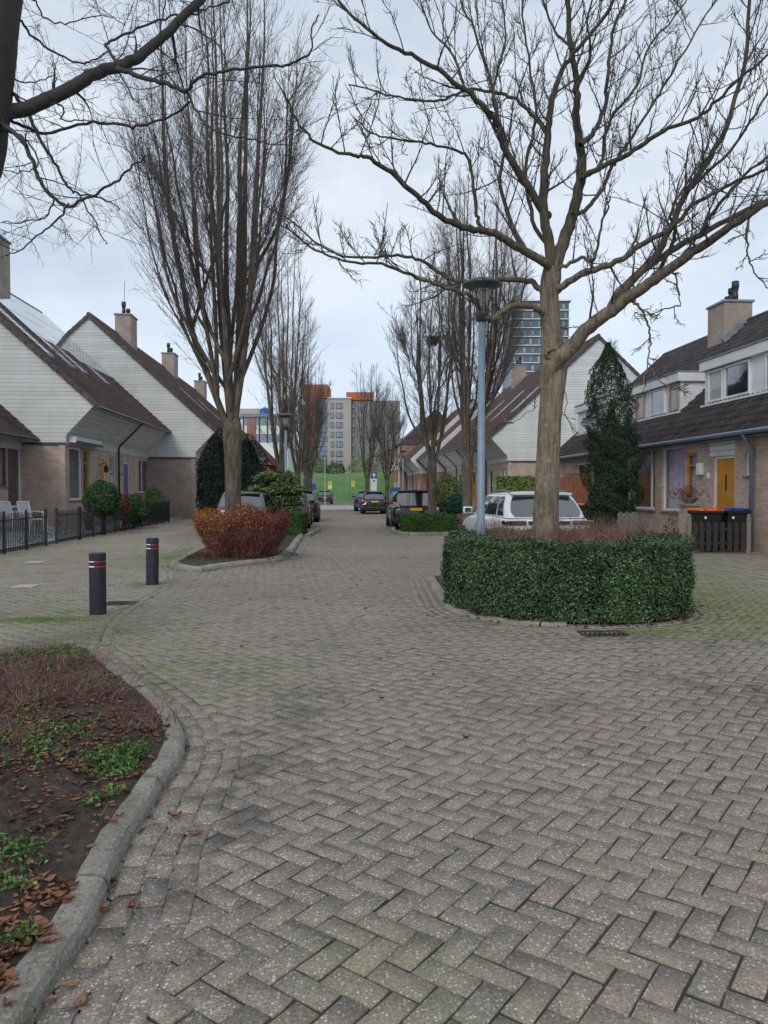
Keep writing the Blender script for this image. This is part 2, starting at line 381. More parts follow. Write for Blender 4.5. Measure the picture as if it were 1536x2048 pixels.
def tag(o, label=None, cat=None, group=None, kind=None):
    if label: o['label'] = label
    if cat: o['category'] = cat
    if group: o['group'] = group
    if kind: o['kind'] = kind
    return o
def thing(name, label, cat, loc=(0,0,0), rz=0, group=None):
    o = bpy.data.objects.new(name, None); COL.objects.link(o); o.location = loc; o.rotation_euler = (0,0,rz)
    o.empty_display_size = .2
    return tag(o, label, cat, group)
def copy_tree(o, parent=None):
    c = o.copy(); COL.objects.link(c); c.parent = parent
    for ch in [x for x in bpy.data.objects if x.parent == o]: copy_tree(ch, c)
    return c
def struct(o): o['kind'] = 'structure'; return o

# ---------- leaves, twigs
def unit(a): return a/np.maximum(np.linalg.norm(a, axis=1, keepdims=True), 1e-9)
def leaf_cloud(P, N, size, asp=.5, flop=.8, fold=.25):
    """P points, N preferred normals; folded pointed leaves, two triangles each"""
    n = len(P); size = np.asarray(size).reshape(-1,1)*np.ones((n,1))
    nn = unit(N + rng.normal(0, flop, (n,3)))
    a = unit(np.cross(nn, rng.normal(0,1,(n,3)))); b = np.cross(nn, a)
    base = P - a*size*.5; tip = P + a*size*.5 - nn*size*.15
    l = P + b*size*asp*.5 + nn*size*fold*.5; r = P - b*size*asp*.5 + nn*size*fold*.5
    V = np.stack([base, l, tip, r], 1).reshape(-1,3)
    i = np.arange(n)*4
    Fq = np.concatenate([np.stack([i,i+1,i+2],1), np.stack([i,i+2,i+3],1)])
    return V, Fq
def blades(P, D, L, W):
    """thin tapering three sided twigs/blades from P along D"""
    n = len(P); L = np.asarray(L).reshape(-1,1)*np.ones((n,1)); W = np.asarray(W).reshape(-1,1)*np.ones((n,1))
    D = unit(D); a = unit(np.cross(D, rng.normal(0,1,(n,3)))); b = np.cross(D, a)
    bend = rng.normal(0,.12,(n,3))*L
    mid = P + D*L*.5 + bend
    V = np.stack([P+a*W, P-a*W*.5+b*W*.8, P-a*W*.5-b*W*.8, mid+a*W*.7, mid-a*W*.35+b*W*.6, mid-a*W*.35-b*W*.6, P+D*L], 1).reshape(-1,3)
    i = np.arange(n)*7
    fs = []
    for q in ((0,1,3),(1,4,3),(1,2,4),(2,5,4),(2,0,5),(0,3,5),(3,4,6),(4,5,6),(5,3,6)):
        fs.append(np.stack([i+q[0],i+q[1],i+q[2]],1))
    return V, np.concatenate(fs)
def cat(*vf):
    Vs=[];Fs=[];o=0
    for V,Fq in vf: Vs.append(V); Fs.append(Fq+o); o+=len(V)
    return np.concatenate(Vs), np.concatenate(Fs)
def lump(n, ph):      # cheap 3d value noise on unit dirs / points
    return (np.sin(n[:,0]*ph[0]+ph[3])+np.sin(n[:,1]*ph[1]+ph[4])+np.sin(n[:,2]*ph[2]+ph[5]))/3
# ================= SETTING =================
cam = bpy.data.cameras.new('camera'); camo = bpy.data.objects.new('camera', cam); COL.objects.link(camo)
cam.sensor_fit = 'VERTICAL'; cam.sensor_height = 24; cam.lens = 24*F/2048; cam.clip_start = .05; cam.clip_end = 4000
camo.location = (0,0,CAMH); camo.rotation_euler = (math.pi/2-PITCH, 0, 0); sc.camera = camo

def gz(px, py): x, y = G(px, py); return (x, y)
# --- paving bricks
def bricks(C, A, hl, hw, z, top=.005, inset=.0035, jitter=.0018, tilt=.007):
    n = len(C); ca, sa = np.cos(A), np.sin(A)
    hl = hl*np.ones(n); hw = hw*np.ones(n); z = z*np.ones(n) + np.clip(rng.normal(0, jitter, n),-.003,.003)
    tx, ty = np.clip(rng.normal(0, tilt, n),-.012,.012), np.clip(rng.normal(0, tilt, n),-.015,.015)
    V = np.zeros((n,8,3), np.float32)
    k = 0
    for lev in (0,1):
        for sx, sy in ((-1,-1),(1,-1),(1,1),(-1,1)):
            ins = inset if lev else 0
            u = sx*(hl-ins) + rng.normal(0,.0026,n); v = sy*(hw-ins)+rng.normal(0,.0026,n)
            V[:,k,0] = C[:,0]+u*ca-v*sa; V[:,k,1] = C[:,1]+u*sa+v*ca
            V[:,k,2] = z + (0 if lev else -top-.004) + (u*tx+v*ty)
            k += 1
    i = (np.arange(n)*8)[:,None]
    Fq = np.concatenate([i+np.array(q) for q in ((4,5,6,7),(0,1,5,4),(1,2,6,5),(2,3,7,6),(3,0,4,7))])
    return V.reshape(-1,3), Fq
MOSS = [(*G(95,1240),.9,.35,1.3),(*G(300,1172),.5,.3,.9),(*G(355,1112),.9,1.2,1.2),(*G(310,1130),1.2,.9,.7),(-2.0,5.9,.35,1.5,.8),(-1.4,6.4,.9,1.0,.4),
        (4.6,9.2,1.6,1.0,.9),(4.9,11.5,1.0,2.5,.9),(3.6,8.3,1.3,.35,.9),(-2.9,8.2,.7,1.0,.6),(*G(440,1062),.9,4,.6),(.0,2.4,.5,.4,.25),(5.8,13,1.2,3,.5),(0.9,26,.6,2,.5),(-3.8,9.6,1.3,.9,.6)]
DIRT = [(*G(1060,1410),.55,.45,.9),(*G(1500,1370),.9,.9,1.0),(-.75,3.6,.35,1.6,1.1),(-.6,5.2,.35,.9,.9),(3.2,7.8,1.6,.5,.8),(1.2,8.9,.5,.6,.7),(2.6,5.9,.7,.4,.6),(*G(735,1547),.07,.05,1.2),(*G(740,1592),.08,.05,.6),
        (*G(690,1610),.12,.06,.8),(*G(775,1750),.06,.04,1.2),(-2.3,18.5,.5,1.5,.8),(-2.4,28,.6,4,.6),(.6,26.6,.9,.8,.7),(1.5,15.5,1.2,3,.25),(*G(500,1460),.15,.2,.5)]
def field(V, spots):
    r = np.zeros(len(V))
    for x,y,sx,sy,a in spots: r = np.maximum(r, a*np.exp(-(((V[:,0]-x)/sx)**2+((V[:,1]-y)/sy)**2)))
    return r
def pave_obj(name, V, Fq, mat, kind=True):
    o = npmesh(name, V, Fq, mat, attrs={'moss': field(V, MOSS), 'dirt': field(V, DIRT), 'joint': np.tile([1,1,1,1,0,0,0,0],len(V)//8)})
    return struct(o)
bound_Y = [0,6.9,7.3,9.1,12.35,15.3,20,24,40,80]; bound_X = [-4.6,-4.6,-2.8,-3.27,-3.5,-4.2,-5.2,-7.2,-8.2,-11]
def herring(l0,l1,s0,s1,W=.105):
    R = Matrix.Rotation(0,2)
    ang = -math.pi/4+.15
    ca, sa = math.cos(ang), math.sin(ang)
    corners = [WX(l,s) for l in (l0,l1) for s in (s0,s1)]
    us = [(x*ca+y*sa)/W for x,y in corners]; vs_ = [(-x*sa+y*ca)/W for x,y in corners]
    C=[];A=[]
    y = np.arange(int(min(vs_))-2, int(max(vs_))+3)
    m = np.arange(int((min(us)-max(abs(v) for v in vs_))/4)-3, int((max(us)+max(abs(v) for v in vs_))/4)+4)
    yy, mm = np.meshgrid(y, m)
    yy = yy.ravel(); mm = mm.ravel()
    hu, hvv = yy+4*mm+1.0, yy+.5
    vu, vv = yy+4*mm+3.5, yy+1.0
    U = np.concatenate([hu,vu])*W; V = np.concatenate([hvv,vv])*W
    an = np.concatenate([np.zeros(len(hu)), np.full(len(vu), math.pi/2)])+ang
    X = U*ca-V*sa; Y = U*sa+V*ca
    l = X*CT+Y*ST; s = -X*ST+Y*CT
    k = (l>l0)&(l<l1)&(s>s0)&(s<s1)
    return np.stack([X[k],Y[k]],1), an[k]
C1,A1 = herring(-8.5,7.0,.9,34); C2,A2 = herring(-7.5,4.5,34,60.4)
Cc = np.concatenate([C1,C2]); Aa = np.concatenate([A1,A2])
xb = np.interp(Cc[:,1], bound_Y, bound_X)
k = Cc[:,0] > xb
V,Fq = bricks(Cc[k], Aa[k]+rng.normal(0,.006,k.sum()), .105-.0024, .0525-.0024, 0.0)
pave_obj('road', V, Fq, pave_road)
# left pavement: courses laid across the street direction
def courses(l0,l1,s0,s1,bl,bw,stagger=True):
    ni = int((s1-s0)/bw); nj = int((l1-l0)/bl)
    ii, jj = np.meshgrid(np.arange(ni), np.arange(nj)); ii=ii.ravel(); jj=jj.ravel()
    l = l0+(jj+.5+(.5*(ii%2) if stagger else 0))*bl; s = s0+(ii+.5)*bw
    return np.stack([l*CT-s*ST, l*ST+s*CT],1), np.full(len(l), TH)
C3,A3 = courses(-12,-2.2,1,42,.212,.106)
k = (C3[:,0] < np.interp(C3[:,1], bound_Y, bound_X)+.02)
V,Fq = bricks(C3[k], A3[k]+rng.normal(0,.006,k.sum()), .1025, .0495, .001)
pave_obj('pavement', V, Fq, pave_path)
C4,A4 = courses(6.9,12.5,1,48,.30,.30,False)
V,Fq = bricks(C4, A4, .1465, .1465, .003, tilt=.003)
pave_obj('pavement', V, Fq, pave_path)
# bedding under the bricks, wider ground, far roads
def sheet(name, pts, z, mat):
    b = MB(); b.add([(x,y,z) for x,y in pts], [tuple(range(len(pts)))]); return struct(b.build(name, mat))
sheet('ground', [(-900,-60),(900,-60),(900,2500),(-900,2500)], -.06, field_mat)
sheet('bedding_sand', [WX(-14,-3),WX(14,-3),WX(14,63),WX(-14,63)], -.0065, sand_mat)
sheet('crossing_road', [WX(-45,60.5),WX(45,60.5),WX(45,77),WX(-45,77)], -.004, pale_conc)
sheet('far_road', [WX(-60,77),WX(60,77),WX(60,98),WX(-60,98)], -.006, asphalt_mat)
# grass dike
b = MB(); N=60; prof = [(97.5,-.05),(99,.25),(103,1.6),(107,3.1),(110,3.9),(113,4.15),(125,4.15),(135,3.0),(150,3.0),(260,3.0)]
for i in range(N+1):
    l = -90+180*i/N
    for j,(s,z) in enumerate(prof):
        x,y = WX(l,s); b.v.append((x,y,z+(.18*math.sin(l*.31+j)+.1*math.sin(l*.9+j*2) if 0<j<7 else 0)))
for i in range(N):
    for j in range(len(prof)-1):
        a = i*len(prof)+j; b.f.append((a,a+len(prof),a+len(prof)+1,a+1))
struct(b.build('hill', lawn_mat, smooth=True))

# --- kerbs
def resample(P, step, closed=False):
    P = [Vector((p[0],p[1])) for p in P]
    if closed: P = P+[P[0]]
    # catmull smoothing
    Q=[]
    for i in range(len(P)-1):
        p0 = P[i-1] if i>0 else (P[-2] if closed else P[0]); p1=P[i]; p2=P[i+1]; p3 = P[i+2] if i+2<len(P) else (P[1] if closed else P[-1])
        for q in range(8):
            t=q/8; Q.append(.5*((2*p1)+(p2-p0)*t+(2*p0-5*p1+4*p2-p3)*t*t+(-p0+3*p1-3*p2+p3)*t**3))
    Q.append(P[-1])
    out=[Q[0]]; acc=0
    for a,c in zip(Q,Q[1:]):
        d=(c-a).length
        while acc+d>=step:
            a = a+(c-a)*((step-acc)/d); out.append(a.copy()); d=(c-a).length; acc=0
            if d<1e-6: break
        acc+=d
    return out
def normals2(P, inward):
    N=[]
    for i in range(len(P)):
        t=(P[min(i+1,len(P)-1)]-P[max(i-1,0)]).normalized(); N.append(Vector((-t.y,t.x))*inward)
    return N
KPROF = [(0,-.02),(.006,.055),(.028,.095),(.055,.112),(.10,.118),(.165,.118),(.185,.10),(.19,-.02)]
def kerb(path, inward, seg=1.0, step=.1, hs=1.0, ws=1.0):
    P = resample(path, step); Nn = normals2(P, inward); b = MB(); n=len(KPROF); per=int(seg/step)
    i=0
    while i < len(P)-1:
        j=min(i+per, len(P)-1); o=len(b.v); dz=random.uniform(-.004,.006)
        for q in range(i,j+1):
            p=P[q].copy()
            if q==i: p=p+(P[q+1]-P[q]).normalized()*.008
            if q==j: p=p-(P[q]-P[q-1]).normalized()*.008
            for (w,z) in KPROF:
                c=p+Nn[q]*w*ws*(1+random.uniform(-.015,.015)); b.v.append((c.x,c.y,z*hs+dz+random.uniform(-.003,.003)-(random.uniform(.0,.02) if random.random()<.03 and .02<w<.1 else 0)))
        m=j-i+1
        for a in range(m-1):
            for k2 in range(n-1): x=o+a*n+k2; b.f.append((x,x+n,x+n+1,x+1))
        b.f.append(tuple(o+k2 for k2 in range(n-1,-1,-1))); b.f.append(tuple(o+(m-1)*n+k2 for k2 in range(n)))
        i=j
    return struct(b.build('kerb', kerb_mat, smooth=False)), P, Nn
bed_px = [(75,2030),(150,1917),(203,1824),(248,1711),(289,1647),(322,1591),(360,1535),(371,1490),(360,1456),(334,1419),(285,1378),(240,1347),(206,1316),(180,1304),(131,1302),(56,1308),(0,1319)]
bed = [(-.93,.9),(-.97,1.6)]+[G(*p) for p in bed_px]+[(-4.3,6.3),(-4.6,5.0),(-4.6,1.0)]
_,BP,BN = kerb(bed, 1, ws=.66, hs=.66)
# three border courses following the kerb, then the line towards the bollards
def border(P, Nn, rows, z, first=.012):
    Cs=[];As=[];
    for r in range(rows):
        acc=.1*(r%2)+.05
        for i in range(len(P)-1):
            acc += (P[i+1]-P[i]).length
            if acc>=.212:
                acc-=.212; c=P[i+1]-Nn[i+1]*(first+.053+r*.106); t=(P[i+1]-P[i])
                Cs.append((c.x,c.y)); As.append(math.atan2(t.y,t.x))
    return np.array(Cs), np.array(As)
Pb = resample(bed,.02); Nb = normals2(Pb,1)
keep=[i for i in range(len(Pb)) if not (Pb[i].y>6.95 and Pb[i].x<-2.75) and Pb[i].x>-4]
Cb,Ab = border([Pb[i] for i in keep],[Nb[i] for i in keep],3,.005)
Pl = resample([(-2.72,7.2),(-3.0,8.1),(-3.25,9.1),(-3.45,10.8),(-3.55,12.3),(-3.9,13.8),(-4.35,15.2)],.02)
Cl,Al = border(Pl, normals2(Pl,1), 2, .005, -.1)
isl_px=[(591,1101),(580,1113),(557,1125),(505,1131),(444,1139),(404,1145),(363,1143),(339,1135),(350,1127),(387,1107),(416,1097)]
isl=[(-2.62,25.0),(-2.45,22.2)]+[G(*p) for p in isl_px]+[(-5.1,22.5)]
_,IP,IN = kerb(isl, -1, hs=.95)
Pi = resample(isl,.02); Ci,Ai = border(Pi, normals2(Pi,-1), 2, .005)
hc = (2.41,10.33)
def superel(cx,cy,rx,ry,n,a0,a1,m=40):
    out=[]
    for i in range(m+1):
        a=a0+(a1-a0)*i/m; c,s_=math.cos(a),math.sin(a)
        out.append((cx+rx*math.copysign(abs(c)**(2/n),c), cy+ry*math.copysign(abs(s_)**(2/n),s_)))
    return out
hk = superel(hc[0],hc[1],1.63,1.80,2.3,math.pi*.98,math.pi*1.98)
kerb([(.74,13.2),(.75,11.8)]+hk[1:20], 1, hs=.45)
_,HP,HN = kerb([(.74,13.2),(.75,11.8)]+hk[1:-1]+[(4.06,11.6),(4.05,13.2)], 1, hs=.14)
Ph = resample([(.74,13.2),(.75,11.8)]+hk[1:-1]+[(4.06,11.6),(4.05,13.2)],.02); Ch,Ah = border(Ph, normals2(Ph,1), 3, .005)
h2=[(.5,31),(.45,28.5),(.50,27.0),(.75,26.25),(1.3,26.1),(2.2,26.3),(2.9,26.6),(3.5,26.8)]
kerb(h2, -1); 
h3=[(-2.6,29.2),(-2.6,27.5),(-2.62,25.1)]
kerb(h3, 1)
Call=np.concatenate([Cb,Cl,Ci,Ch]); Aall=np.concatenate([Ab,Al,Ai,Ah])
V,Fq = bricks(Call, Aall+rng.normal(0,.01,len(Aall)), .1025, .0495, .0055)
pave_obj('border_courses', V, Fq, pave_road)
# --- soil inside the beds
def soil(P, Nn, off, h, name='soil', z0=.068, c=None):
    pts=[p+n*off for p,n in zip(P,Nn)]
    c = Vector(c) if c else sum(pts,Vector((0,0)))/len(pts)
    R=26; b=MB(); m=len(pts)
    for r in range(R):
        t=1-r/R
        for p in pts:
            q=c+(p-c)*t
            z=z0+h*(1-t**2.2)+.02*math.sin(q.x*9+math.sin(q.y*7))*math.sin(q.y*8)*(1-t**6)+random.uniform(-.012,.014)*(1 if r else 0)
            b.v.append((q.x,q.y,z))
    b.v.append((c.x,c.y,z0+h))
    for r in range(R-1):
        for i in range(m):
            a=r*m+i; d=r*m+(i+1)%m; b.f.append((a,d,d+m,a+m))
    for i in range(m): b.f.append(((R-1)*m+i,(R-1)*m+(i+1)%m,R*m))
    return tag(b.build(name, soil_mat, smooth=True), kind='structure'), c
def zsoil(x,y,P,Nn,off,h,c,z0=.07):      # approximate height
    d=Vector((x,y))-c; best=9e9; bp=None
    for p,n in zip(P,Nn):
        q=p+n*off-c
        if q.length<1e-6: continue
        cr=abs(q.x*d.y-q.y*d.x)/(q.length*max(d.length,1e-6))
        if cr<best and q.dot(d)>0: best=cr; bp=q
    if bp is None: return z0+h
    t=min(1,d.length/bp.length); return z0+h*(1-t**2.2)
soil(BP,BN,.115,.10,c=(-2.6,4.2)); soil(IP,IN,.15,.05,c=(-3.6,19)); soil(HP,HN,.13,.02,c=(2.45,11.2))
BC=Vector((-2.6,4.2))

# --- sky and light
w = bpy.data.worlds.new('World'); sc.world = w; w.use_nodes = True; t = w.node_tree; t.nodes.clear()
out = nd(t,'ShaderNodeOutputWorld'); bg = nd(t,'ShaderNodeBackground'); t.links.new(bg.outputs[0], out.inputs[0])
SUN_EL, SUN_ROT = math.radians(38), math.radians(200)
sky = nd(t,'ShaderNodeTexSky', sky_type='NISHITA'); sky.sun_disc=False; sky.sun_elevation=SUN_EL; sky.sun_rotation=SUN_ROT; sky.dust_density=2
tc = nd(t,'ShaderNodeTexCoord').outputs['Generated']
mp = nd(t,'ShaderNodeMapping'); mp.inputs['Scale'].default_value=(1,1,2.6); t.links.new(tc, mp.inputs[0])
n1 = ramp(t, noise(t, mp.outputs[0], 2.4, 6, .58), .36, .64)
n2 = ramp(t, noise(t, mp.outputs[0], 1.1, 3, .5), .35, .65)
sp = nd(t,'ShaderNodeSeparateXYZ'); t.links.new(tc, sp.inputs[0])
cl = mixc(t, n1, (3.7,4.35,5.2), (6.1,6.5,7.05))
cl = mixc(t, mth(t,'MULTIPLY',n2,.35), cl, (5.2,5.7,6.5))
cl = mixc(t, ramp(t, sp.outputs[2], .02, .30, .65, 0), cl, (5.5,6.6,8.0))
col = mixc(t, .9, sky.outputs[0], cl)
t.links.new(col, bg.inputs[0]); bg.inputs[1].default_value = .1
sl = bpy.data.lights.new('sun','SUN'); sl.energy=.8; sl.angle=math.radians(25); sl.color=(1,.96,.9)
so = bpy.data.objects.new('sun', sl); COL.objects.link(so)
az = SUN_ROT   # sky rotation: measured from +Y
sd = Vector((math.sin(az)*math.cos(SUN_EL), math.cos(az)*math.cos(SUN_EL), math.sin(SUN_EL)))
so.rotation_euler = sd.to_track_quat('Z','Y').to_euler()
sc.view_settings.view_transform='Standard'; sc.view_settings.look='None'; sc.view_settings.exposure=.58; sc.view_settings.gamma=1
# ================= HOUSES =================
def roof_mesh(U, prof, v0, v1, mat, parent, name='roof', pitch=.30, course=.345, lift=.03):
    """tiled slope from eave (u,z) to ridge (u,z); waves across, steps up the slope"""
    (uE,zE),(uR,zR)=prof; L=math.hypot(uR-uE,zR-zE); nc=max(1,round(L/course)); du,dz=(uR-uE)/L,(zR-zE)/L
    nu,nz=-dz*(1 if uR<uE else -1),abs(du)
    if uR<uE: nu,nz=dz,-du
    nv=max(2,int((v1-v0)/pitch*6)); vs=np.linspace(v0,v1,nv+1)
    wave=.045*np.abs(np.sin(np.pi*(vs-v0)/pitch))**.7
    rows=[]
    for c in range(nc):
        for (tt,up) in ((c/nc,.045),((c+1)/nc,.0)):
            h=lift+up+wave*(1 if up else .9)+rng.normal(0,.0015,len(vs))
            u=uE+du*L*tt+nu*h; z=zE+dz*L*tt+nz*h
            rows.append(np.stack([U(u),vs,z],1))
    u=uE+nu*0; rows.insert(0, np.stack([U(np.full(len(vs),uE)),vs,np.full(len(vs),zE)],1))
    V=np.concatenate(rows); m=len(vs); fs=[]
    i=np.arange(m-1)
    for r in range(len(rows)-1): fs.append(np.stack([r*m+i,r*m+i+1,(r+1)*m+i+1,(r+1)*m+i],1))
    return npmesh(name,V,np.concatenate(fs),mat,parent)
def wall_open(b, side, u0, u1, v0, v1, z0, z1, ops):
    """wall slab between u0..u1 with rectangular openings (va,vb,za,zb)"""
    U=lambda u: side*u
    cuts=sorted(set([v0,v1]+[max(v0,min(v1,x)) for o in ops for x in o[:2]]))
    for a,c in zip(cuts,cuts[1:]):
        if c-a<1e-4: continue
        mid=(a+c)/2; zs=[(z0,z1)]
        for va,vb,za,zb in ops:
            if va<mid<vb:
                nz=[]
                for p,q in zs:
                    if zb<=p or za>=q: nz.append((p,q)); continue
                    if za>p: nz.append((p,za))
                    if zb<q: nz.append((zb,q))
                zs=nz
        for p,q in zs: b.box(U(u0),U(u1),a,c,p,q)
def window(par, side, v0, v1, z0, z1, u=0, frame=white_paint, pane=glass, bars=(), hbars=(), fw=.06, sill=True, fill=None, depth=.10, sillmat=None):
    """u = outer face of the wall; frame sits `depth` back"""
    U=lambda x: side*x
    b=MB(); uo=u-depth+.05; ui=u-depth-.02
    b.box(U(uo),U(ui),v0,v0+fw,z0,z1); b.box(U(uo),U(ui),v1-fw,v1,z0,z1)
    b.box(U(uo),U(ui),v0+fw,v1-fw,z0,z0+fw); b.box(U(uo),U(ui),v0+fw,v1-fw,z1-fw,z1)
    for f in bars: x=v0+(v1-v0)*f; b.box(U(uo-.004),U(ui),x-fw*.45,x+fw*.45,z0+fw,z1-fw)
    for f in hbars: x=z0+(z1-z0)*f; b.box(U(uo-.008),U(ui),v0+fw,v1-fw,x-fw*.4,x+fw*.4)
    wn=b.build('window',frame,par,bevel=.004)
    g=MB(); g.box(U(ui+.03),U(ui+.02),v0+fw*.7,v1-fw*.7,z0+fw*.7,z1-fw*.7); g.build('pane',pane,wn)
    if sill:
        s=MB(); s.box(U(u+.05),U(ui),v0-.04,v1+.04,z0-.06,z0-.003); s.build('sill',sillmat or lead,wn,bevel=.004)
    if fill:
        kind,mt=fill
        c=MB()
        if kind=='curtain':
            n=40; o=0
            for i in range(n+1):
                vv=v0+fw+(v1-v0-2*fw)*i/n; uu=ui-.07+.02*math.sin(i*1.7)
                c.v+= [(U(uu),vv,z0+.03),(U(uu),vv,z1-.03)]
            for i in range(n): a=i*2; c.f.append((a,a+2,a+3,a+1))
            c.build('curtain',mt,wn)
        elif kind=='blind':
            k=z0+fw+.02
            while k<z1-fw: c.add([(U(ui-.03),v0+fw,k),(U(ui-.03),v1-fw,k),(U(ui-.07),v1-fw,k+.035),(U(ui-.07),v0+fw,k+.035)],[(0,1,2,3)]); k+=.055
            c.build('blind',mt,wn)
    return wn
def door(par, side, v0, v1, z0, z1, u=0, leaf=yellow_paint, frame=white_paint, glazed=False):
    U=lambda x: side*x; fw=.07; b=MB(); uo=u-.03; ui=u-.11
    b.box(U(uo),U(ui),v0,v0+fw,z0,z1); b.box(U(uo),U(ui),v1-fw,v1,z0,z1); b.box(U(uo),U(ui),v0+fw,v1-fw,z1-fw,z1)
    b.box(U(ui+.04),U(ui),v0+fw,v1-fw,z0+.01,z1-fw)
    d=MB(); d.box(U(ui+.055),U(ui+.041),v0+fw+.006,v1-fw-.006,z0+.02,z1-fw-.006)
    do=d.build('door',leaf,par,bevel=.003); b.build('frame',frame,do,bevel=.004)
    mid=(v0+v1)/2; zc=z0+(z1-z0)*.62
    p=MB(); p.box(U(ui+.060),U(ui+.0555),mid-.06,mid+.02,zc-.02,zc+.42); p.build('glass_slot',glass,do)
    h=MB(); h.box(U(ui+.064),U(ui+.0556),mid-.17,mid+.14,z0+.42,z0+.50); h.build('letter_flap',chrome,do,bevel=.003)
    k=MB(); kv=v0+fw+.07 if side>0 else v1-fw-.07; k.box(U(ui+.09),U(ui+.0556),kv-.015,kv+.015,z0+.98,z0+1.1); k.build('handle',chrome,do,bevel=.004)
    return do
EZ, AZ, EU, AU, BT = 4.78, 10.98, 1.08, -5.62, 3.28      # eave / apex heights and offsets from the facade
def chimney(par, U, u, v, top, w=1.5, d=.95, pots=2, mat=chim_mat, aerial=False,base=9.0):
    b=MB(); b.box(U(u-d/2),U(u+d/2),v-w/2,v+w/2,base,top-.07); ch=b.build('chimney',mat,par,bevel=.01)
    c=MB(); c.box(U(u-d/2-.06),U(u+d/2+.06),v-w/2-.06,v+w/2+.06,top-.069,top+.02); c.build('cap',lead,ch,bevel=.01)
    for i in range(pots):
        p=MB(); vv=v-w/2+.25+i*(w-.5)/max(1,pots-1); hh=(.75,.55,.3,.25)[i%4]
        p.lathe([(.10,0),(.12,hh*.3),(.095,hh*.35),(.12,hh*.65),(.14,hh*.7),(.13,hh)],(U(u),vv,top+.021),12); p.build('pot',black_metal,ch,smooth=True)
    if aerial:
        p=MB(); p.tube([(U(u),v-.3,top+.02),(U(u),v-.3,top+2.1)],.015,5); 
        p.build('aerial',black_metal,ch)
def flare_house(side, l, s0, s1, label, group, ops, gable, chim, brick=brick_mat, tile=tile_brown, depth=12.3, skylights=(), solar=False, extras=None):
    x,y=WX(l,s0); e=thing('terraced_house',label,'house',(x,y,0),TH,group); U=lambda u: side*u; L=s1-s0-.006
    b=MB(); holes=[(o['v'][0],o['v'][1],o['z'][0],o['z'][1]) for o in ops]
    wall_open(b,side,-.26,-.04,.0,L,0,BT,holes)
    b.box(U(-depth+.3),U(-.262),.05,.27,0,BT-.005); b.box(U(-depth+.3),U(-.262),L-.27,L-.03,0,BT-.005); b.box(U(-depth+.05),U(-depth+.298),.05,L-.03,0,BT-.005)
    b.build('brick_wall',brick,e)
    r=MB(); r.box(U(-4.2),U(-4.0),.3,L-.3,.05,BT-.01); r.build('inner_wall',grey_fascia,e)
    bz=-depth-EU; 
    prof=[(U(0),BT),(U(0),3.62),(U(EU),EZ),(U(AU),AZ),(U(2*AU-EU),EZ),(U(2*AU-EU),BT)]
    c=MB(); c.prism(prof,.0,L); c.build('cladding',white_clad,e)
    f=MB(); f.box(U(.012),U(.001),.0,L,BT+.03,3.60); f.build('fascia',grey_fascia,e)
    f=MB(); f.beam((U(.02),0.0,3.63),(U(.02),L,3.63),.05,.04); f.build('fascia_trim',grey_fascia,e)
    roof_mesh(U,((EU+.10,EZ-.09),(AU,AZ)),-.10 if gable else 0.0,L+.0,tile,e)
    bk=MB(); bk.prism([(U(AU),AZ+.03),(U(AU),AZ+.10),(U(2*AU-EU),EZ+.10),(U(2*AU-EU),EZ+.03)],-.08 if gable else 0,L); bk.build('rear_roof',tile,e)
    rd=MB(); rd.tube([(U(AU),-.1 if gable else 0,AZ+.06),(U(AU),L,AZ+.06)],.12,8); rd.build('ridge_tiles',tile,e)
    g=MB(); g.tube([(U(EU+.13),-.1 if gable else 0,EZ-.08),(U(EU+.13),L,EZ-.08)],.06,8); g.build('gutter',gutter_mat,e)
    if gable:
        v=MB(); n=24
        for i in range(n):      # stepped verge tiles
            a,c_=i/n,(i+1)/n
            pa=(U(EU+.1+(AU-EU-.1)*a),-.09,EZ-.06+(AZ-EZ)*a+.035); pb=(U(EU+.1+(AU-EU-.1)*c_),-.09,EZ-.06+(AZ-EZ)*c_)
            v.beam(pa,pb,.06,.17)
        m_=2*AU-EU
        for i in range(n):
            a,c_=i/n,(i+1)/n
            v.beam((U(m_-(m_-AU)*a),-.09,EZ+(AZ-EZ)*a+.03),(U(m_-(m_-AU)*c_),-.09,EZ+(AZ-EZ)*c_),.06,.17)
        v.build('verge_tiles',tile_dark,e)
        ft=MB(); ft.box(U(0.0),U(-depth+.1),-.012,-.002,BT-.02,BT+.07); ft.build('gable_trim',gutter_mat,e)
    # sloping downpipe on the flare
    if extras!='nopipe':
        d=MB(); vv=L*.985; d.tube([(U(EU+.1),vv,EZ-.1),(U(.10),vv-.02,3.58),(U(.06),vv-.02,3.3),(U(.06),vv-.02,0)],.045,8); d.build('downpipe',black_metal,e,smooth=True)
    for (cv,top,ae) in chim: chimney(e,U,AU+.35,cv,top,aerial=ae)
    sl=math.atan2(AZ-EZ,EU-AU)
    def onroof(u,h=.1): return EZ+(AZ-EZ)*(EU-u)/(EU-AU)+h
    for (v0,v1,ua,ub) in skylights:
        fr=MB(); 
        for (va,vb,a1,b1) in ((v0,v0+.07,ua,ub),(v1-.07,v1,ua,ub),(v0+.07,v1-.07,ua,ua-.07),(v0+.07,v1-.07,ub+.07,ub)):
            fr.prism([(U(a1),onroof(a1,.05)),(U(a1),onroof(a1,.17)),(U(b1),onroof(b1,.17)),(U(b1),onroof(b1,.05))],va,vb)
        f_=fr.build('skylight',lead,e)
        gl=MB(); gl.prism([(U(ua-.07),onroof(ua-.07,.10)),(U(ua-.07),onroof(ua-.07,.15)),(U(ub+.07),onroof(ub+.07,.15)),(U(ub+.07),onroof(ub+.07,.10))],v0+.071,v1-.071); gl.build('pane',sky_glass,f_)
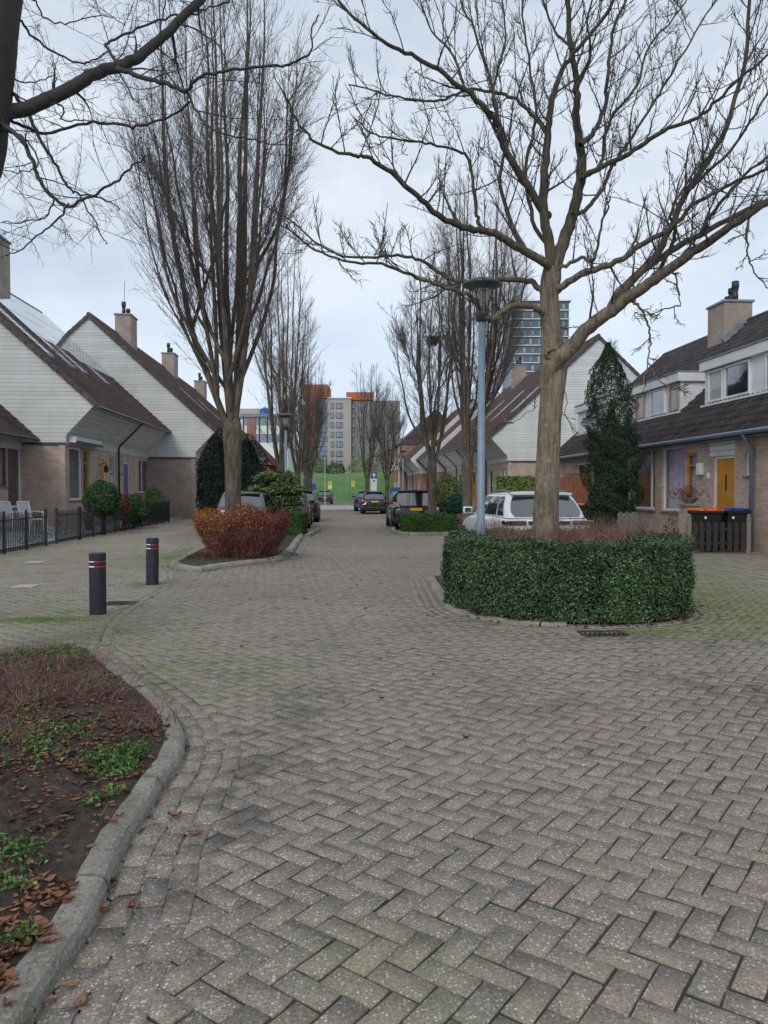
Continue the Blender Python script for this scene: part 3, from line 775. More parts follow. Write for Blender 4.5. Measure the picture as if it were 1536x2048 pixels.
    if solar:
        for i in range(6):
            for j in range(3):
                v0=solar[0]+i*1.02; ua=solar[1]-j*1.24
                if v0+1>solar[2]: continue
                p=MB(); p.prism([(U(ua),onroof(ua,.13)),(U(ua),onroof(ua,.17)),(U(ua-1.2),onroof(ua-1.2,.17)),(U(ua-1.2),onroof(ua-1.2,.13))],v0,v0+.99); p.build('solar_panel',solar_mat,e)
    for o in ops:
        if o['k']=='win': window(e,side,*o['v'],*o['z'],u=-.04,**o.get('kw',{}))
        elif o['k']=='door': door(e,side,*o['v'],*o['z'],u=-.04,**o.get('kw',{}))
    return e
sky_glass = glassmat('skylight_glass', (.16,.19,.22), 0, .06)
solar_mat = glassmat('solar_panel_glass', (.10,.13,.16), 0, .08)
blind_mat = M('pale_blinds', (.42,.47,.44), rough=.6)
purple_mat = M('lilac_curtain', (.78,.72,.86), (.50,.40,.66), rough=.9, vs=1.6)
net_mat = M('white_curtain', (.6,.6,.58), rough=.9)
def opx(l,s0,p0,p1,y0,y1,k='win',**kw):
    (sa,za),(sb,zb)=FA(l,p0,(y0+y1)/2),FA(l,p1,(y0+y1)/2)
    pm=(p0+p1)/2; z1=FA(l,pm,y0)[1]; z0=FA(l,pm,y1)[1]
    a,b_=sorted((sa-s0,sb-s0))
    if k=='door': z0=.02
    return dict(k=k,v=(a,b_),z=(max(.02,z0),min(z1,BT-.06)),kw=kw)
LA=-10.11; SA=29.7; SB=42.58; LB=-7.57
split=FA(LA,237,950)[0]
tA='white clad gable house with brown tiled roof, skylights and solar panels'
gl='terraced houses on the left side of the street'
flare_house(1,LA,SA,split,'white gabled terraced house with ochre door, blinds and long skylight, nearest on the left',gl,
  [opx(LA,SA,141,166,893,1000,pane=glass_c,fill=('blind',blind_mat),fw=.08),opx(LA,SA,168,180,900,985,frame=yellow_paint,hbars=(.7,)),
   opx(LA,SA,203,214,913,1000,'door'),opx(LA,SA,222,229,913,945,fw=.04)],True,[(6.25,12.95,False)],
  skylights=[(1.0,1.75,-1.0,-3.2),(3.3,4.0,-.9,-2.4),(4.9,5.6,-.9,-2.4)],solar=(3.2,-2.2,8))
flare_house(1,LA,split,SB,'white clad terraced house with violet door, next after the ochre door house',gl,
  [opx(LA,split,240,246,913,945,fw=.04),opx(LA,split,249,261,925,1005,'door',leaf=blue_paint),opx(LA,split,279,300,920,985,bars=(.4,))],False,[],
  skylights=[(1.2,1.9,-.9,-2.6)],solar=(.15,-1.8,7),extras='nopipe')
# front roller shutter box of the near house is a thing fixed to it -> a part
hA=[o for o in bpy.data.objects if o.name=='terraced_house'][0]
(s_a,z_a)=FA(LA,136,870); (s_b,z_b)=FA(LA,190,880)
b=MB(); b.box(.02,.30,s_a-SA,s_b-SA,3.36,3.60); b.build('awning_box',white_paint,hA,bevel=.02)
b=MB(); b.box(.31,.34,s_a-SA,s_b-SA,3.34,3.44); b.build('awning_bar',gutter_mat,hA,bevel=.01)
b=MB(); v_=FA(LA,203,915)[0]-SA-.35; b.tube([(.0,v_,2.6),(.25,v_,2.75),(.30,v_,2.6)],.02,6); b.lathe([(.03,0),(.09,.05),(.1,.25),(.03,.33)],(.30,v_,2.3),10); b.build('wall_lantern',black_metal,hA)
# B row: six houses, six labels by what singles them out
nb=['second white gable on the left, with aerial on its brick chimney','narrow brown roofed terraced house just behind the second left gable',
    'terraced house under the middle chimney of the left row','terraced house past the middle chimney of the left row','terraced house under the farthest chimney of the left row','last brown roofed house of the left row']
s=SB
for i in range(5):
    s1=s+6.6; lab=nb[i]
    ops=[dict(k='win',v=(.5,2.2),z=(.7,2.9),kw=dict(bars=(.5,))),dict(k='door',v=(2.9,3.85),z=(.02,2.3),kw=dict(leaf=(yellow_paint,blue_paint)[i%2])),dict(k='win',v=(4.4,6.0),z=(.9,2.9),kw={})]
    ch={0:[(6.1,12.3,True)],2:[(5.6,12.2,False)],4:[(6.2,12.0,False)]}.get(i,[])
    flare_house(1,LB,s,s1,lab,gl,ops,i==0,ch,skylights=[(2.2,2.9,-1,-2.6)] if i in (1,2,4) else [],brick=brick_dark if i==0 else brick_mat)
    s=s1
# A0: low front lean-to of the nearest house, mostly outside the frame
l0=-11.72; s0=19.5; x,y=WX(l0,s0); e=thing('terraced_house','terraced house at the left edge with red framed window under a low brown roof','house',(x,y,0),TH,gl)
U=lambda u:u; L=SA-s0-.01
o1=opx(l0,s0,-20,16,893,972,frame=red_paint); o2=opx(l0,s0,18,46,893,1015,bars=())
b=MB(); wall_open(b,1,-.26,-.04,0,L,0,3.05,[(*o['v'],*o['z']) for o in (o1,o2)]); b.box(-9.3,-.265,.02,.2,0,3.05); b.build('brick_wall',brick_mat,e)
b=MB(); b.box(.0,-.3,0,L,3.052,3.5); b.build('fascia',grey_fascia,e)
b=MB(); b.prism([(.45,3.5),(-5.2,8.7),(-9.3,3.5)],0,L); b.build('cladding',white_clad,e)
roof_mesh(U,((.55,3.45),(-5.2,8.75)),0,L,tile_brown,e)
b=MB(); b.tube([(.6,0,3.46),(.6,L,3.46)],.06,8); b.build('gutter',gutter_mat,e)
window(e,1,*o1['v'],*o1['z'],u=-.04,frame=red_paint,pane=glass_c,fill=('curtain',net_mat)); window(e,1,*o2['v'],*o2['z'],u=-.04,fw=.08)
# red tiled houses closing the left row
x,y=WX(-7.1,84); e=thing('brick_house','small red tiled brick house seen past the dark yews','house',(x,y,0),TH)
b=MB(); b.box(-8,0,0,22,0,4.2); b.build('wall',redbrick_mat,e)
b=MB(); b.prism([(.4,4.3),(-4,8.6),(-8.4,4.3)],0.0,22); b.build('gable',redbrick_mat,e)
roof_mesh(lambda u:u,((.6,4.15),(-4,8.7)),-.1,22.1,tile_red,e)
b=MB(); b.box(-3.0,-2.0,6,7,7.4,10.0); ch=b.build('chimney',redbrick_mat,e); b=MB(); b.box(-3.1,-1.9,5.9,7.1,10.0,10.15); b.build('cap',lead,ch)
for k in range(3):
    window(e,1,2+k*6,4+k*6,1,2.8,u=.12)
# ---- right side S row (mirrored)
LSr=10.63; SS=46.4; gr='terraced houses on the right side of the street'
ns=['white gabled terraced house behind the tall conifer, under the tower block','brown roofed terraced house with skylight beyond the right gable','terraced house under the chimney of the right row','last pale house of the right row']
s=SS
for i in range(4):
    s1=s+6.5
    ops=[dict(k='win',v=(.5,2.2),z=(.7,2.9),kw=dict(bars=(.5,))),dict(k='door',v=(2.9,3.85),z=(.02,2.3),kw=dict(leaf=yellow_paint)),dict(k='win',v=(4.4,6.0),z=(.9,2.9),kw=dict(frame=(white_paint,yellow_paint)[i%2]))]
    flare_house(-1,LSr,s,s1,ns[i],gr,ops,i==0,[(5.9,12.2,False)] if i in (2,) else [],skylights=[(1.2,2.0,-.6,-3.0)] if i<3 else [])
    s=s1
for i in range(3):
    s1=s+7.5
    ops=[dict(k='win',v=(.8,2.4),z=(.9,2.7),kw={}),dict(k='win',v=(4.6,6.4),z=(.9,2.7),kw={})]
    flare_house(-1,LSr-1.6 if i else LSr-.8,s+.02,s1,['red brick terraced house at the start of the far right row','middle red brick house of the far right row','farthest red brick house of the right row'][i],gr,ops,False,[(3,12,False)] if i==1 else [],brick=redbrick_mat)
    s=s1
# red gable walls between pale and red rows
x,y=WX(LSr-2.4,s+.1); e=thing('brick_house','tall red brick house with white downpipe closing the right row','house',(x,y,0),TH)
b=MB(); b.box(0,9,0,16,0,7.2); b.build('wall',redbrick_mat,e)
b=MB(); b.prism([(-.3,7.2),(4.5,11.6),(9.3,7.2)],-.1,16.1); b.build('roof',tile_dark,e)
for k in range(3):
    for zz in (1,4.2): window(e,-1,1.5+k*5,3.6+k*5,zz,zz+1.6,u=.14)
b=MB(); b.tube([(-.1,.4,0),(-.1,.4,7.1)],.07,6); b.build('downpipe',white_paint,e)

# ---- right side R houses with dormers
LR=10.58; EZR=3.0; slope=.9; RU=-5.2
RZ=EZR+slope*(-RU+.28)
def dormer_house(s0,s1,label,ops,dorm,chim=None,last=False,pipe=None,dwin=()):
    x,y=WX(LR,s0); e=thing('terraced_house',label,'house',(x,y,0),TH,gr); U=lambda u:-u; L=s1-s0-.006
    b=MB(); wall_open(b,-1,-.26,0,0,L,0,EZR-.12,[(*o['v'],*o['z']) for o in ops])
    b.box(U(-10),U(-.265),L-.25,L-.02,0,EZR-.12); b.box(U(-10),U(-.265),.02,.2,0,EZR-.12); b.build('brick_wall',brick_mat,e)
    r=MB(); r.box(U(-4.2),U(-4.0),.22,L-.27,.05,EZR-.2); r.build('inner_wall',grey_fascia,e)
    c=MB(); c.prism([(U(.0),EZR-.119),(U(.2),EZR-.05),(U(RU),RZ-.05),(U(2*RU),EZR),(U(2*RU),EZR-.119)],.0,L); c.build('upper_gable',white_clad,e)
    roof_mesh(U,((.28,EZR),(RU,RZ)),-.0,L+(.1 if last else 0),tile_dark,e,pitch=.25,course=.33)
    bk=MB(); bk.prism([(U(RU),RZ+.0),(U(RU),RZ+.07),(U(2*RU-.2),EZR+.07),(U(2*RU-.2),EZR)],0,L); bk.build('rear_roof',tile_dark,e)
    rd=MB(); rd.tube([(U(RU),0,RZ+.05),(U(RU),L,RZ+.05)],.12,8); rd.build('ridge_tiles',tile_dark,e)
    g=MB(); g.tube([(U(.35),0,EZR+.0),(U(.35),L,EZR+.0)],.065,10); g.box(U(.28),U(.0),0,L,EZR-.118,EZR-.085); g.build('gutter',zinc_mat,e)
    if last:
        v=MB(); v.beam((U(.3),L+.06,EZR+.05),(U(RU),L+.06,RZ+.05),.1,.16); v.build('verge_tiles',tile_dark,e)
    d0,d1,ud,zb,zt=dorm
    D=MB(); ub=-(zt-EZR)/slope+.2
    D.prism([(U(ud),zb),(U(ud),zt-.30),(U(ub),zt-.30),(U(ud),zb-.0)][:3],d0+.03,d1-.03)
    dm=D.build('dormer',white_paint,e)
    T=MB(); T.box(U(ud+.14),U(ub-.25),d0-.08,d1+.08,zt-.30,zt); T.build('dormer_roof',white_paint,dm,bevel=.015)
    T=MB(); T.box(U(ud+.17),U(ub-.25),d0-.10,d1+.10,zt+.001,zt+.04); T.build('roof_edge',lead,dm)
    T=MB(); T.beam((U(ud+.06),d0,zb-.02),(U(ud+.06),d1,zb-.02),.14,.06); T.build('sill',white_paint,dm)
    for (a,c_,fr,fl) in dwin:
        window(dm,-1,d0+a,d0+c_,zb+.07,zt-.34,u=ud+.075,frame=fr,fw=.055,sill=False,depth=.06,pane=glass_c if fl else glass,fill=fl)
    if chim:
        chimney(e,U,chim[1],chim[0],chim[2],w=1.3,d=1.1,pots=4,base=6.3)
        T=MB(); zc=EZR+slope*(.28-chim[1]-.55); T.beam((U(chim[1]+.62),chim[0]-.75,zc+.12),(U(chim[1]-.1),chim[0]-.75,zc+.12+.65),.1,.32); T.build('flashing',lead,e)
    if pipe is not None:
        p=MB(); p.tube([(U(.35),pipe,EZR-.03),(U(.22),pipe,EZR-.25),(U(.09),pipe,EZR-.4),(U(.09),pipe,0.0)],.05,10); p.build('downpipe',zinc_mat,e,smooth=True)
    for o in ops:
        if o['k']=='win': window(e,-1,*o['v'],*o['z'],**o.get('kw',{}))
        elif o['k']=='door': door(e,-1,*o['v'],*o['z'],**o.get('kw',{}))
    return e
def dz(px,ud): return FA(LR-ud,px,780)[0]
salmon=M('salmon_painted_frame',(.42,.27,.19),rough=.5)
ud=-.9; S1=12.0; S2=24.35; S3=30.3; S4=35.8
o=lambda s0,*a,**k: {**opx(LR,s0,*a,**k), **({'z':(.02,FA(LR,(a[0]+a[1])/2,a[2])[1])} if len(a)>4 and a[4]=='door' else {})}
opsR1=[o(S1,1427,1469,912,1020,'door'),o(S1,1490,1503,905,950,fw=.05),o(S1,1324,1369,893,1022,pane=glass_c,fill=('curtain',purple_mat),fw=.07),
       o(S1,1371,1393,905,1022,frame=yellow_paint,pane=glass_c,fill=('curtain',purple_mat),fw=.08,hbars=(.78,))]
for q in opsR1: q['v']=(q['v'][0],min(q['v'][1],S2-S1-.1)) if q['v'][0]<S2-S1 else q['v']
fv=lambda px: dz(px,ud)
eR1=dormer_house(S1,S2,'terraced house with ochre door and lilac curtains behind the wheelie bins',opsR1,(3.2,fv(1409)-S1,ud,4.15,5.50),
   pipe=FA(LR,1510,980)[0]-S1, chim=None,
   dwin=[(2.9,4.5,white_paint,None),(fv(1502)-S1-3.2,fv(1452)-S1-3.2,white_paint,None),(fv(1448)-S1-3.2,fv(1419)-S1-3.2,white_paint,('curtain',net_mat))])
U=lambda u:-u
b=MB(); (sa,za)=FA(LR,1421,865); (sb,zb_)=FA(LR,1471,865); b.box(U(.02),U(.0),min(sa,sb)-S1,max(sa,sb)-S1,opsR1[0]['z'][1]+.01,EZR-.13); b.build('panel_over_door',white_clad,eR1)
(sa,za)=FA(LR,1322,885); (sb,_)=FA(LR,1394,885); b=MB(); b.box(U(.02),U(.0),min(sa,sb)-S1,min(max(sa,sb),S2)-S1,opsR1[2]['z'][1]+.01,EZR-.13); b.build('panel_over_window',white_clad,eR1)
(sa,za)=FA(LR,1404,938); b=MB(); b.box(U(.13),U(.001),sa-S1-.13,sa-S1+.13,za-.17,za+.17); b.build('wall_lamp',white_paint,eR1,bevel=.02)
(sa,za)=FA(LR,1417,951); b=MB(); b.box(U(.012),U(.001),sa-S1-.08,sa-S1+.08,za-.08,za+.08); b.build('house_number_plate',white_flat,eR1)
opsR2=[o(S2,1266,1311,895,1018,bars=(.22,),fw=.07),dict(k='door',v=(3.4,4.4),z=(.02,2.35),kw=dict(leaf=yellow_paint))]
opsR2[0]['v']=(max(.3,opsR2[0]['v'][0]),opsR2[0]['v'][1])
dormer_house(S2,S3,'terraced house with orange framed dormer windows right of the tall conifer',opsR2,(fv(1362)-S2,S3-S2-.15,ud,4.15,5.45),chim=(4.6,RU+.45,8.75),
   dwin=[(.12,fv(1350)-fv(1362)+.35,salmon,('curtain',net_mat)),(1.15,2.35,white_paint,None),(2.9,3.7,salmon,('curtain',net_mat))])
opsR3=[dict(k='win',v=(.6,2.6),z=(.8,2.7),kw={}),dict(k='door',v=(3.0,4.0),z=(.02,2.3),kw=dict(leaf=orange_wood))]
dormer_house(S3,S4,'end terraced house partly hidden behind the tall conifer',opsR3,(.9,S4-S3-.35,ud,4.15,5.45),last=True,dwin=[(.2,1.6,white_paint,None),(1.9,3.2,white_paint,None)])

# ---- distant buildings
def block(name,label,cat,x,y,w,d,h,mat,z0=-.05):
    e=thing(name,label,cat,(x,y,0)); b=MB(); b.box(0,w,0,d,z0,h); b.build('wall',mat,e); return e
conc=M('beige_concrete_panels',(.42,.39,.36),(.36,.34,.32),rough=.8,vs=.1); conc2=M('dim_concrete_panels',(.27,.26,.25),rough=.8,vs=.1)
rust=M('orange_cladding',(.42,.13,.045),(.34,.10,.04),rough=.7,vs=.3); bglass=glassmat('blue_curtain_wall',(.05,.10,.17),0,.12)
tglass=M('tower_glass',(.10,.14,.17),(.07,.10,.125),rough=.35,vs=.15)
Y=150; k=Y/F
def bx(e,name,mat,p0,p1,y0,y1,d0,d1,par=None):
    a=PT(p0,y1,Y); c=PT(p1,y0,Y); b=MB(); b.box(a.x-e.location.x,c.x-e.location.x,d0,d1,a.z,c.z); return b.build(name,mat,par or e)
e=thing('apartment_block','beige apartment block with orange tower caps and blue glass strip beyond the dike','apartment block',(-12,Y,0))
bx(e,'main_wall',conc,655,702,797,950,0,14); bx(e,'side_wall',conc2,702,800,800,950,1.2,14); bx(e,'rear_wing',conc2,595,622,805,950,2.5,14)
bx(e,'orange_strip',rust,621,632,797,950,-.3,1); bx(e,'glass_strip',bglass,632,655,797,950,.6,2); 
bx(e,'orange_cap',rust,604,656,769,796.5,-.2,9); bx(e,'orange_cap',rust,692,746,783,799,.9,9); bx(e,'roof_edge',white_flat,655,703,795,796.8,-.25,14)
for r in range(7):
    y0=806+r*19.2
    for (a,c_) in ((661.5,668),(672,685.5)):
        f=bx(e,'window',black_metal,a,c_,y0,y0+12,-.06,.0); bx(e,'pane',bglass,a+.8,c_-.8,y0+1,y0+11,-.09,-.065,f)
        if c_-a>10: bx(e,'mullion',black_metal,a+8.5,a+9.3,y0+1,y0+11,-.12,-.095,f)
    if r<6: 
        for pq in (718,737,757,776): bx(e,'window',bglass,pq,pq+7,y0,y0+11,1.1,1.19)
        f=bx(e,'window',black_metal,696.5+8,709,y0,y0+11,1.1,1.19); bx(e,'pane',bglass,705,708.3,y0+1,y0+10,1.05,1.09,f)
for r in range(14): bx(e,'glass_strip_transom',black_metal,632,655,806+r*9.6,806.7+r*9.6,.5,.59)
Y=262; e=thing('tower_block','tall glass tower with white floor bands behind the big bare tree','tower',(45,Y,0))
bx(e,'curtain_wall',tglass,1022,1138,602,955,0,20); bx(e,'roof_edge',white_flat,1021,1143,600,602.5,-.8,20.3)
for r in range(20):
    y0=620+r*17.5; bx(e,'floor_band',white_flat,1021,1141,y0,y0+1.5,-.5,.0)
    if r<12:
        for q in range(7): bx(e,'window',bglass if (q+r)%3 else conc,1026+q*16.5+(r%2)*4,1030+q*16.5+(r%2)*4,y0-12,y0-2,-.15,-.01)
Y=125; e=thing('office_building','white and grey office building with a blue roof dome behind the left trees','office building',(-25,Y,0))
bx(e,'wall',white_flat,483,575,833,955,0,12); bx(e,'window_band',bglass,486,573,837,850,-.1,-.01); bx(e,'window_band',bglass,486,573,868,884,-.1,-.01); bx(e,'roof_edge',lead,482,577,828,834,-.6,12)
for q in range(6): bx(e,'mullion',black_metal,486+q*16,488+q*16,835,885,-.2,-.11)
p=PT(520,828,Y); b=MB(); b.lathe([(1.3,0),(1.2,.7),(.8,1.3),(.2,1.6)],(p.x+25,5,p.z),14); b.build('dome',blue_flat,e,smooth=True)
bx(e,'roof_hut',conc,452,512,812,829,4,10)
Y=135
for i,(p0,p1,y0,m_) in enumerate(((790,850,876,conc2),(590,625,900,conc2),(715,790,905,conc))):
    e=thing('apartment_block',['grey flats behind the far right trees','low grey flats left of the orange strip','low pale building behind the dike sign'][i],'apartment block',(PT(p0,950,Y).x,Y+8*i,0)); Y=135+8*i
    bx(e,'wall',m_,p0,p1,y0,955,0,9)
    n=int((p1-p0)/12)
    for q in range(n):
        for r in range(2):
            bx(e,'window',bglass,p0+3+q*12,p0+9+q*12,y0+8+r*20,y0+18+r*20,-.1,-.01)
# ================= TREES AND PLANTS =================
class Tw:                                     # collects fine twigs
    def __init__(s): s.P=[];s.D=[];s.L=[];s.W=[]
    def add(s,p,d,l,w): s.P.append(tuple(p));s.D.append(tuple(d));s.L.append(l);s.W.append(w)
    def mesh(s):
        return blades(np.array(s.P),np.array(s.D),np.array(s.L),np.array(s.W))
def rv(k=1.0): return Vector((random.gauss(0,k),random.gauss(0,k),random.gauss(0,k)))
def shoot(b, tw, p, d, L, r, up=.3, wig=.12, nodes=7, tl=.3, spread=.7, n=4, forks=2, tipw=.45, tr=.0035):
    """a side branch as a tapering tube, with finer forked twigs along it"""
    d=d.normalized(); pts=[p.copy()]; rad=[r]; seg=5; q=p.copy()
    for i in range(seg):
        d=(d+Vector((0,0,up/seg))+rv(wig)).normalized(); q=q+d*(L/seg); pts.append(q.copy()); rad.append(max(tr,r*(1-(1-tipw*.5)*(i+1)/seg)))
    b.tube(pts,rad,n,cap=False)
    for i in range(nodes):
        t=.15+.85*(i+random.random()*.7)/nodes; t=min(t,.999); k=int(t*seg); f=t*seg-k
        a=pts[k].lerp(pts[k+1],f); dd=(pts[k+1]-pts[k]).normalized()
        x=(dd+rv(spread)).normalized(); x.z+=up*.8; x.normalize(); l=tl*random.uniform(.55,1.3)*(1.15-.4*t)
        tw.add(a,x,l,max(tr,r*.3)*.95)
        e=a+x*l
        for _ in range(forks):
            f_=random.uniform(.35,.95); g=(x+rv(.42)); g.z+=up*.5; tw.add(a+x*l*f_,g.normalized(),l*random.uniform(.35,.7),tr*.85)
    tw.add(pts[-1],d,tl*.9,tr*1.2)
    return pts
def spline(pts, rad, sub=4):
    Q=[];R=[]
    for i in range(len(pts)-1):
        p0=pts[max(i-1,0)];p1=pts[i];p2=pts[i+1];p3=pts[min(i+2,len(pts)-1)]
        for q in range(sub):
            t=q/sub; Q.append(.5*((2*p1)+(p2-p0)*t+(2*p0-5*p1+4*p2-p3)*t*t+(-p0+3*p1-3*p2+p3)*t**3)); R.append(rad[i]*(1-t)+rad[i+1]*t)
    Q.append(pts[-1]); R.append(rad[-1]); return Q,R
def limb(bt, bs, tw, path, r0, r1, Y0, Y1, n=8, dens=5.0, start=.12, L=(.5,1.3), up=.55, side=.8, tl=.28, nodes=6, spread=.55, tr=.0032, forks=2, wob=.02, side_r=.5):
    m=len(path); P=[PT(px,py,Y0+(Y1-Y0)*i/(m-1)) for i,(px,py) in enumerate(path)]
    rad=[r0+(r1-r0)*(i/(m-1))**.8 for i in range(m)]
    Q,R=spline(P,rad,5)
    Q=[q+rv(min(wob*.5,.006+.0*R[i]) if R[i]>.05 else wob*.5)*(0 if i==0 else 1) for i,q in enumerate(Q)]
    bt.tube(Q,R,n,cap=False)
    acc=0; tot=sum((b-a).length for a,b in zip(Q,Q[1:])); run=0; nxt=tot*start
    for i,(a,b) in enumerate(zip(Q,Q[1:])):
        d=(b-a); l=d.length; 
        while run+l>nxt:
            f=(nxt-run)/l; p=a.lerp(b,f); T=d.normalized()
            x=(T*.55+rv(side)+Vector((0,0,up))).normalized()
            fr=nxt/tot
            ll=random.uniform(*L)*(1-.45*fr)
            shoot(bs,tw,p,x,ll,max(tr*1.6,R[i]*side_r*random.uniform(.5,1)) if R[i]<.04 else random.uniform(.009,.02),up=up,nodes=nodes,tl=tl,spread=spread,tr=tr,forks=forks)
            nxt+=random.uniform(.6,1.4)/dens
        run+=l
    return Q
def rough_tube(b,pts,rad,n=20,amp=.035,seed=1):
    o=len(b.v); b.tube(pts,rad,n,cap=False)
    ph=[random.uniform(0,6) for _ in range(4)]
    for i in range(len(pts)):
        c=pts[i]
        for k in range(n):
            v=Vector(b.v[o+i*n+k]); f=1+amp*(math.sin(k*2*math.pi/n*3+i*.35+ph[0])+.7*math.sin(k*2*math.pi/n*5-i*.6+ph[1]))+random.uniform(-.012,.012)
            b.v[o+i*n+k]=tuple(c+(v-c)*f)
# --- the big pale tree on the hedge island
TY=11.0; S_=TY/F
trb=PT(1091,1065,TY)
big=thing('tree','big bare spreading tree with pale ridged trunk growing in the round hedge','tree',(trb.x,TY,0))
off=-Vector((trb.x,TY,0))
def shifted(b): b.v=[(v[0]+off.x,v[1]+off.y,v[2]) for v in b.v]; return b
random.seed(11)
bt=MB(); bs=MB(); tw=Tw()
tp=[(1090,1110),(1091,1065),(1092,1020),(1094,970),(1097,900),(1100,840),(1104,790),(1106,755),(1108,725),(1106,700),(1103,670),(1101,640),(1099,610),(1099,580),(1102,558),(1104,536)]
tr_=[30,27,24.5,24,23,22.5,23.5,26,27,24,20.5,19.5,18.8,18,20,17]
P=[PT(a,b,TY) for a,b in tp]; P[0].z=0; Q,R=spline(P,[r*S_ for r in tr_],4)
rough_tube(bt,Q,R,26,.018)
btrunk=bt; bt=MB()
# burl where the right limb leaves
c=PT(1108,708,TY-.16)
for i in range(7):
    a=i/7*6.28; r0=.13; btrunk.tube([c+Vector((math.cos(a)*r0,0,math.sin(a)*r0*.55)),c+Vector((math.cos(a+.9)*r0,-.02,math.sin(a+.9)*r0*.55))],.03,6)
def LB_(path,r0,r1,dY,**k):
    kk=dict(dens=5.6,L=(.5,1.25),tl=.24,nodes=7,spread=.5,tr=.0054,up=.6,forks=2); kk.update(k)
    return limb(bt,bs,tw,path,r0*S_,r1*S_,TY,TY+dY,**kk)
LB_([(1094,775),(1106,730),(1137,700),(1179,653),(1223,620),(1261,592),(1299,566),(1353,528),(1408,490),(1462,452),(1536,403),(1620,350),(1700,290)],17.5,4,-1.6,n=14,start=.22)
LB_([(1223,618),(1240,585),(1272,552),(1326,512),(1402,468),(1506,414),(1600,380),(1680,350)],11,3,.6,n=10,start=.15)
LB_([(1235,600),(1261,566),(1315,506),(1337,463),(1375,381),(1424,310),(1457,240),(1489,125),(1500,0),(1505,-120)],9,3,.2,n=8,start=.12,L=(.5,1.3))
LB_([(1108,585),(1125,572),(1163,550),(1233,523),(1293,484),(1342,457),(1397,403),(1462,370),(1536,337),(1620,300)],8.5,2,-1.3,n=8)
LB_([(1108,545),(1125,533),(1163,517),(1184,520),(1195,490),(1209,430),(1220,395)],5,1.5,-.7,n=7)
LB_([(1104,545),(1125,490),(1146,425),(1163,348),(1160,288),(1152,234),(1154,180),(1144,98),(1133,0),(1128,-130),(1120,-300)],14,3,.5,n=10,start=.2)
LB_([(1160,290),(1190,261),(1209,207),(1217,136),(1228,54),(1253,0),(1290,-110),(1310,-220)],5.5,1.8,1.2)
LB_([(1160,356),(1217,327),(1282,294),(1326,261),(1386,240),(1429,207),(1473,163),(1536,109),(1620,40)],6,1.8,-1.2)
LB_([(1145,430),(1168,420),(1201,386),(1223,337),(1244,305),(1299,218),(1340,150),(1380,82),(1430,0)],5,1.6,1.5)
LB_([(1102,545),(1100,490),(1087,425),(1089,354),(1095,272),(1103,207),(1119,152),(1146,109),(1212,27),(1260,-60)],12,2.2,-.6,n=9,start=.2)
LB_([(1095,430),(1087,425),(1059,376),(1027,327),(1005,283),(994,245),(961,207),(918,169),(863,131),(809,103),(754,76),(700,27),(660,-20)],9.5,2,-1.5,n=8)
LB_([(1095,275),(1070,234),(1032,201),(994,185),(934,180),(880,201),(809,196),(760,185),(700,169)],4.5,1.4,.9)
LB_([(996,248),(985,180),(956,82),(918,0),(890,-90)],4,1.4,.4)
LB_([(1100,535),(1092,528),(1048,501),(1010,479),(972,463),(934,457),(891,441),(852,408),(809,370),(765,332),(727,313),(700,308),(640,290),(600,250),(572,195)],9.5,1.4,-2.0,n=8,start=.1)
LB_([(972,463),(955,440),(950,408),(940,327),(918,305),(863,288),(809,280),(750,270),(710,240)],4.2,1.3,-.2)
LB_([(1090,585),(1081,577),(1054,561),(1005,558),(955,566),(910,560),(880,544),(831,517),(782,512),(700,514),(640,490),(580,440),(535,415)],7,1.3,1.2,n=8,up=.4,L=(.4,.9))
LB_([(1090,628),(1078,620),(1048,610),(1016,615),(985,640),(970,628),(950,602),(934,588),(891,574),(836,555),(765,528),(700,523),(630,500),(570,450)],7.5,1.3,-1.6,n=8,up=.35,L=(.4,.9))
LB_([(1050,500),(1020,440),(1000,360),(1010,280),(985,190),(1010,80),(1000,-40)],5,1.6,1.6)
LB_([(1100,500),(1065,440),(1050,330),(1072,240),(1060,130),(1045,30),(1050,-80)],5,1.6,1.8)
LB_([(1165,350),(1200,330),(1220,240),(1275,170),(1300,90),(1360,20),(1400,-60)],4.5,1.4,2.0)
LB_([(1375,381),(1410,350),(1470,290),(1520,210),(1580,130)],4,1.4,-1.0)
LB_([(1402,468),(1430,420),(1490,350),(1550,300),(1620,230)],4.5,1.5,-1.0)
LB_([(1299,566),(1330,520),(1350,470),(1342,420),(1400,330),(1440,300)],5,1.5,-1.0,up=.3)
LB_([(927,166),(900,100),(860,60),(835,-20)],3,1.2,.5)
LB_([(1154,180),(1180,110),(1175,40),(1200,-60)],3.4,1.3,-.6); LB_([(1144,98),(1110,60),(1085,0),(1060,-80)],3.2,1.3,.3)
hang=dict(up=-.1,L=(.15,.4),dens=3.5,tl=.14,nodes=4)
LB_([(1262,598),(1274,610),(1293,642),(1299,680),(1296,720),(1288,765)],3.2,1,-.8,**hang)
LB_([(1296,720),(1310,750),(1335,775),(1360,778),(1385,765)],1.6,.7,-.9,**hang)
LB_([(1300,566),(1340,545),(1356,572),(1359,612)],2.6,1,-1,**hang)
LB_([(1359,612),(1330,618),(1300,628),(1270,626)],1.6,.7,-1,**hang)
LB_([(1500,425),(1497,450),(1495,490),(1503,534),(1540,580)],2.6,1,-1.5,**hang)
LB_([(1000,830),(1020,845),(1050,830),(1075,810)],1.2,.7,-.2,**hang)
LB_([(1125,770),(1133,800),(1128,830),(1118,815)],1.2,.7,-.2,**hang)
LB_([(1110,650),(1118,672),(1120,690)],1.5,.7,-.25,**hang)
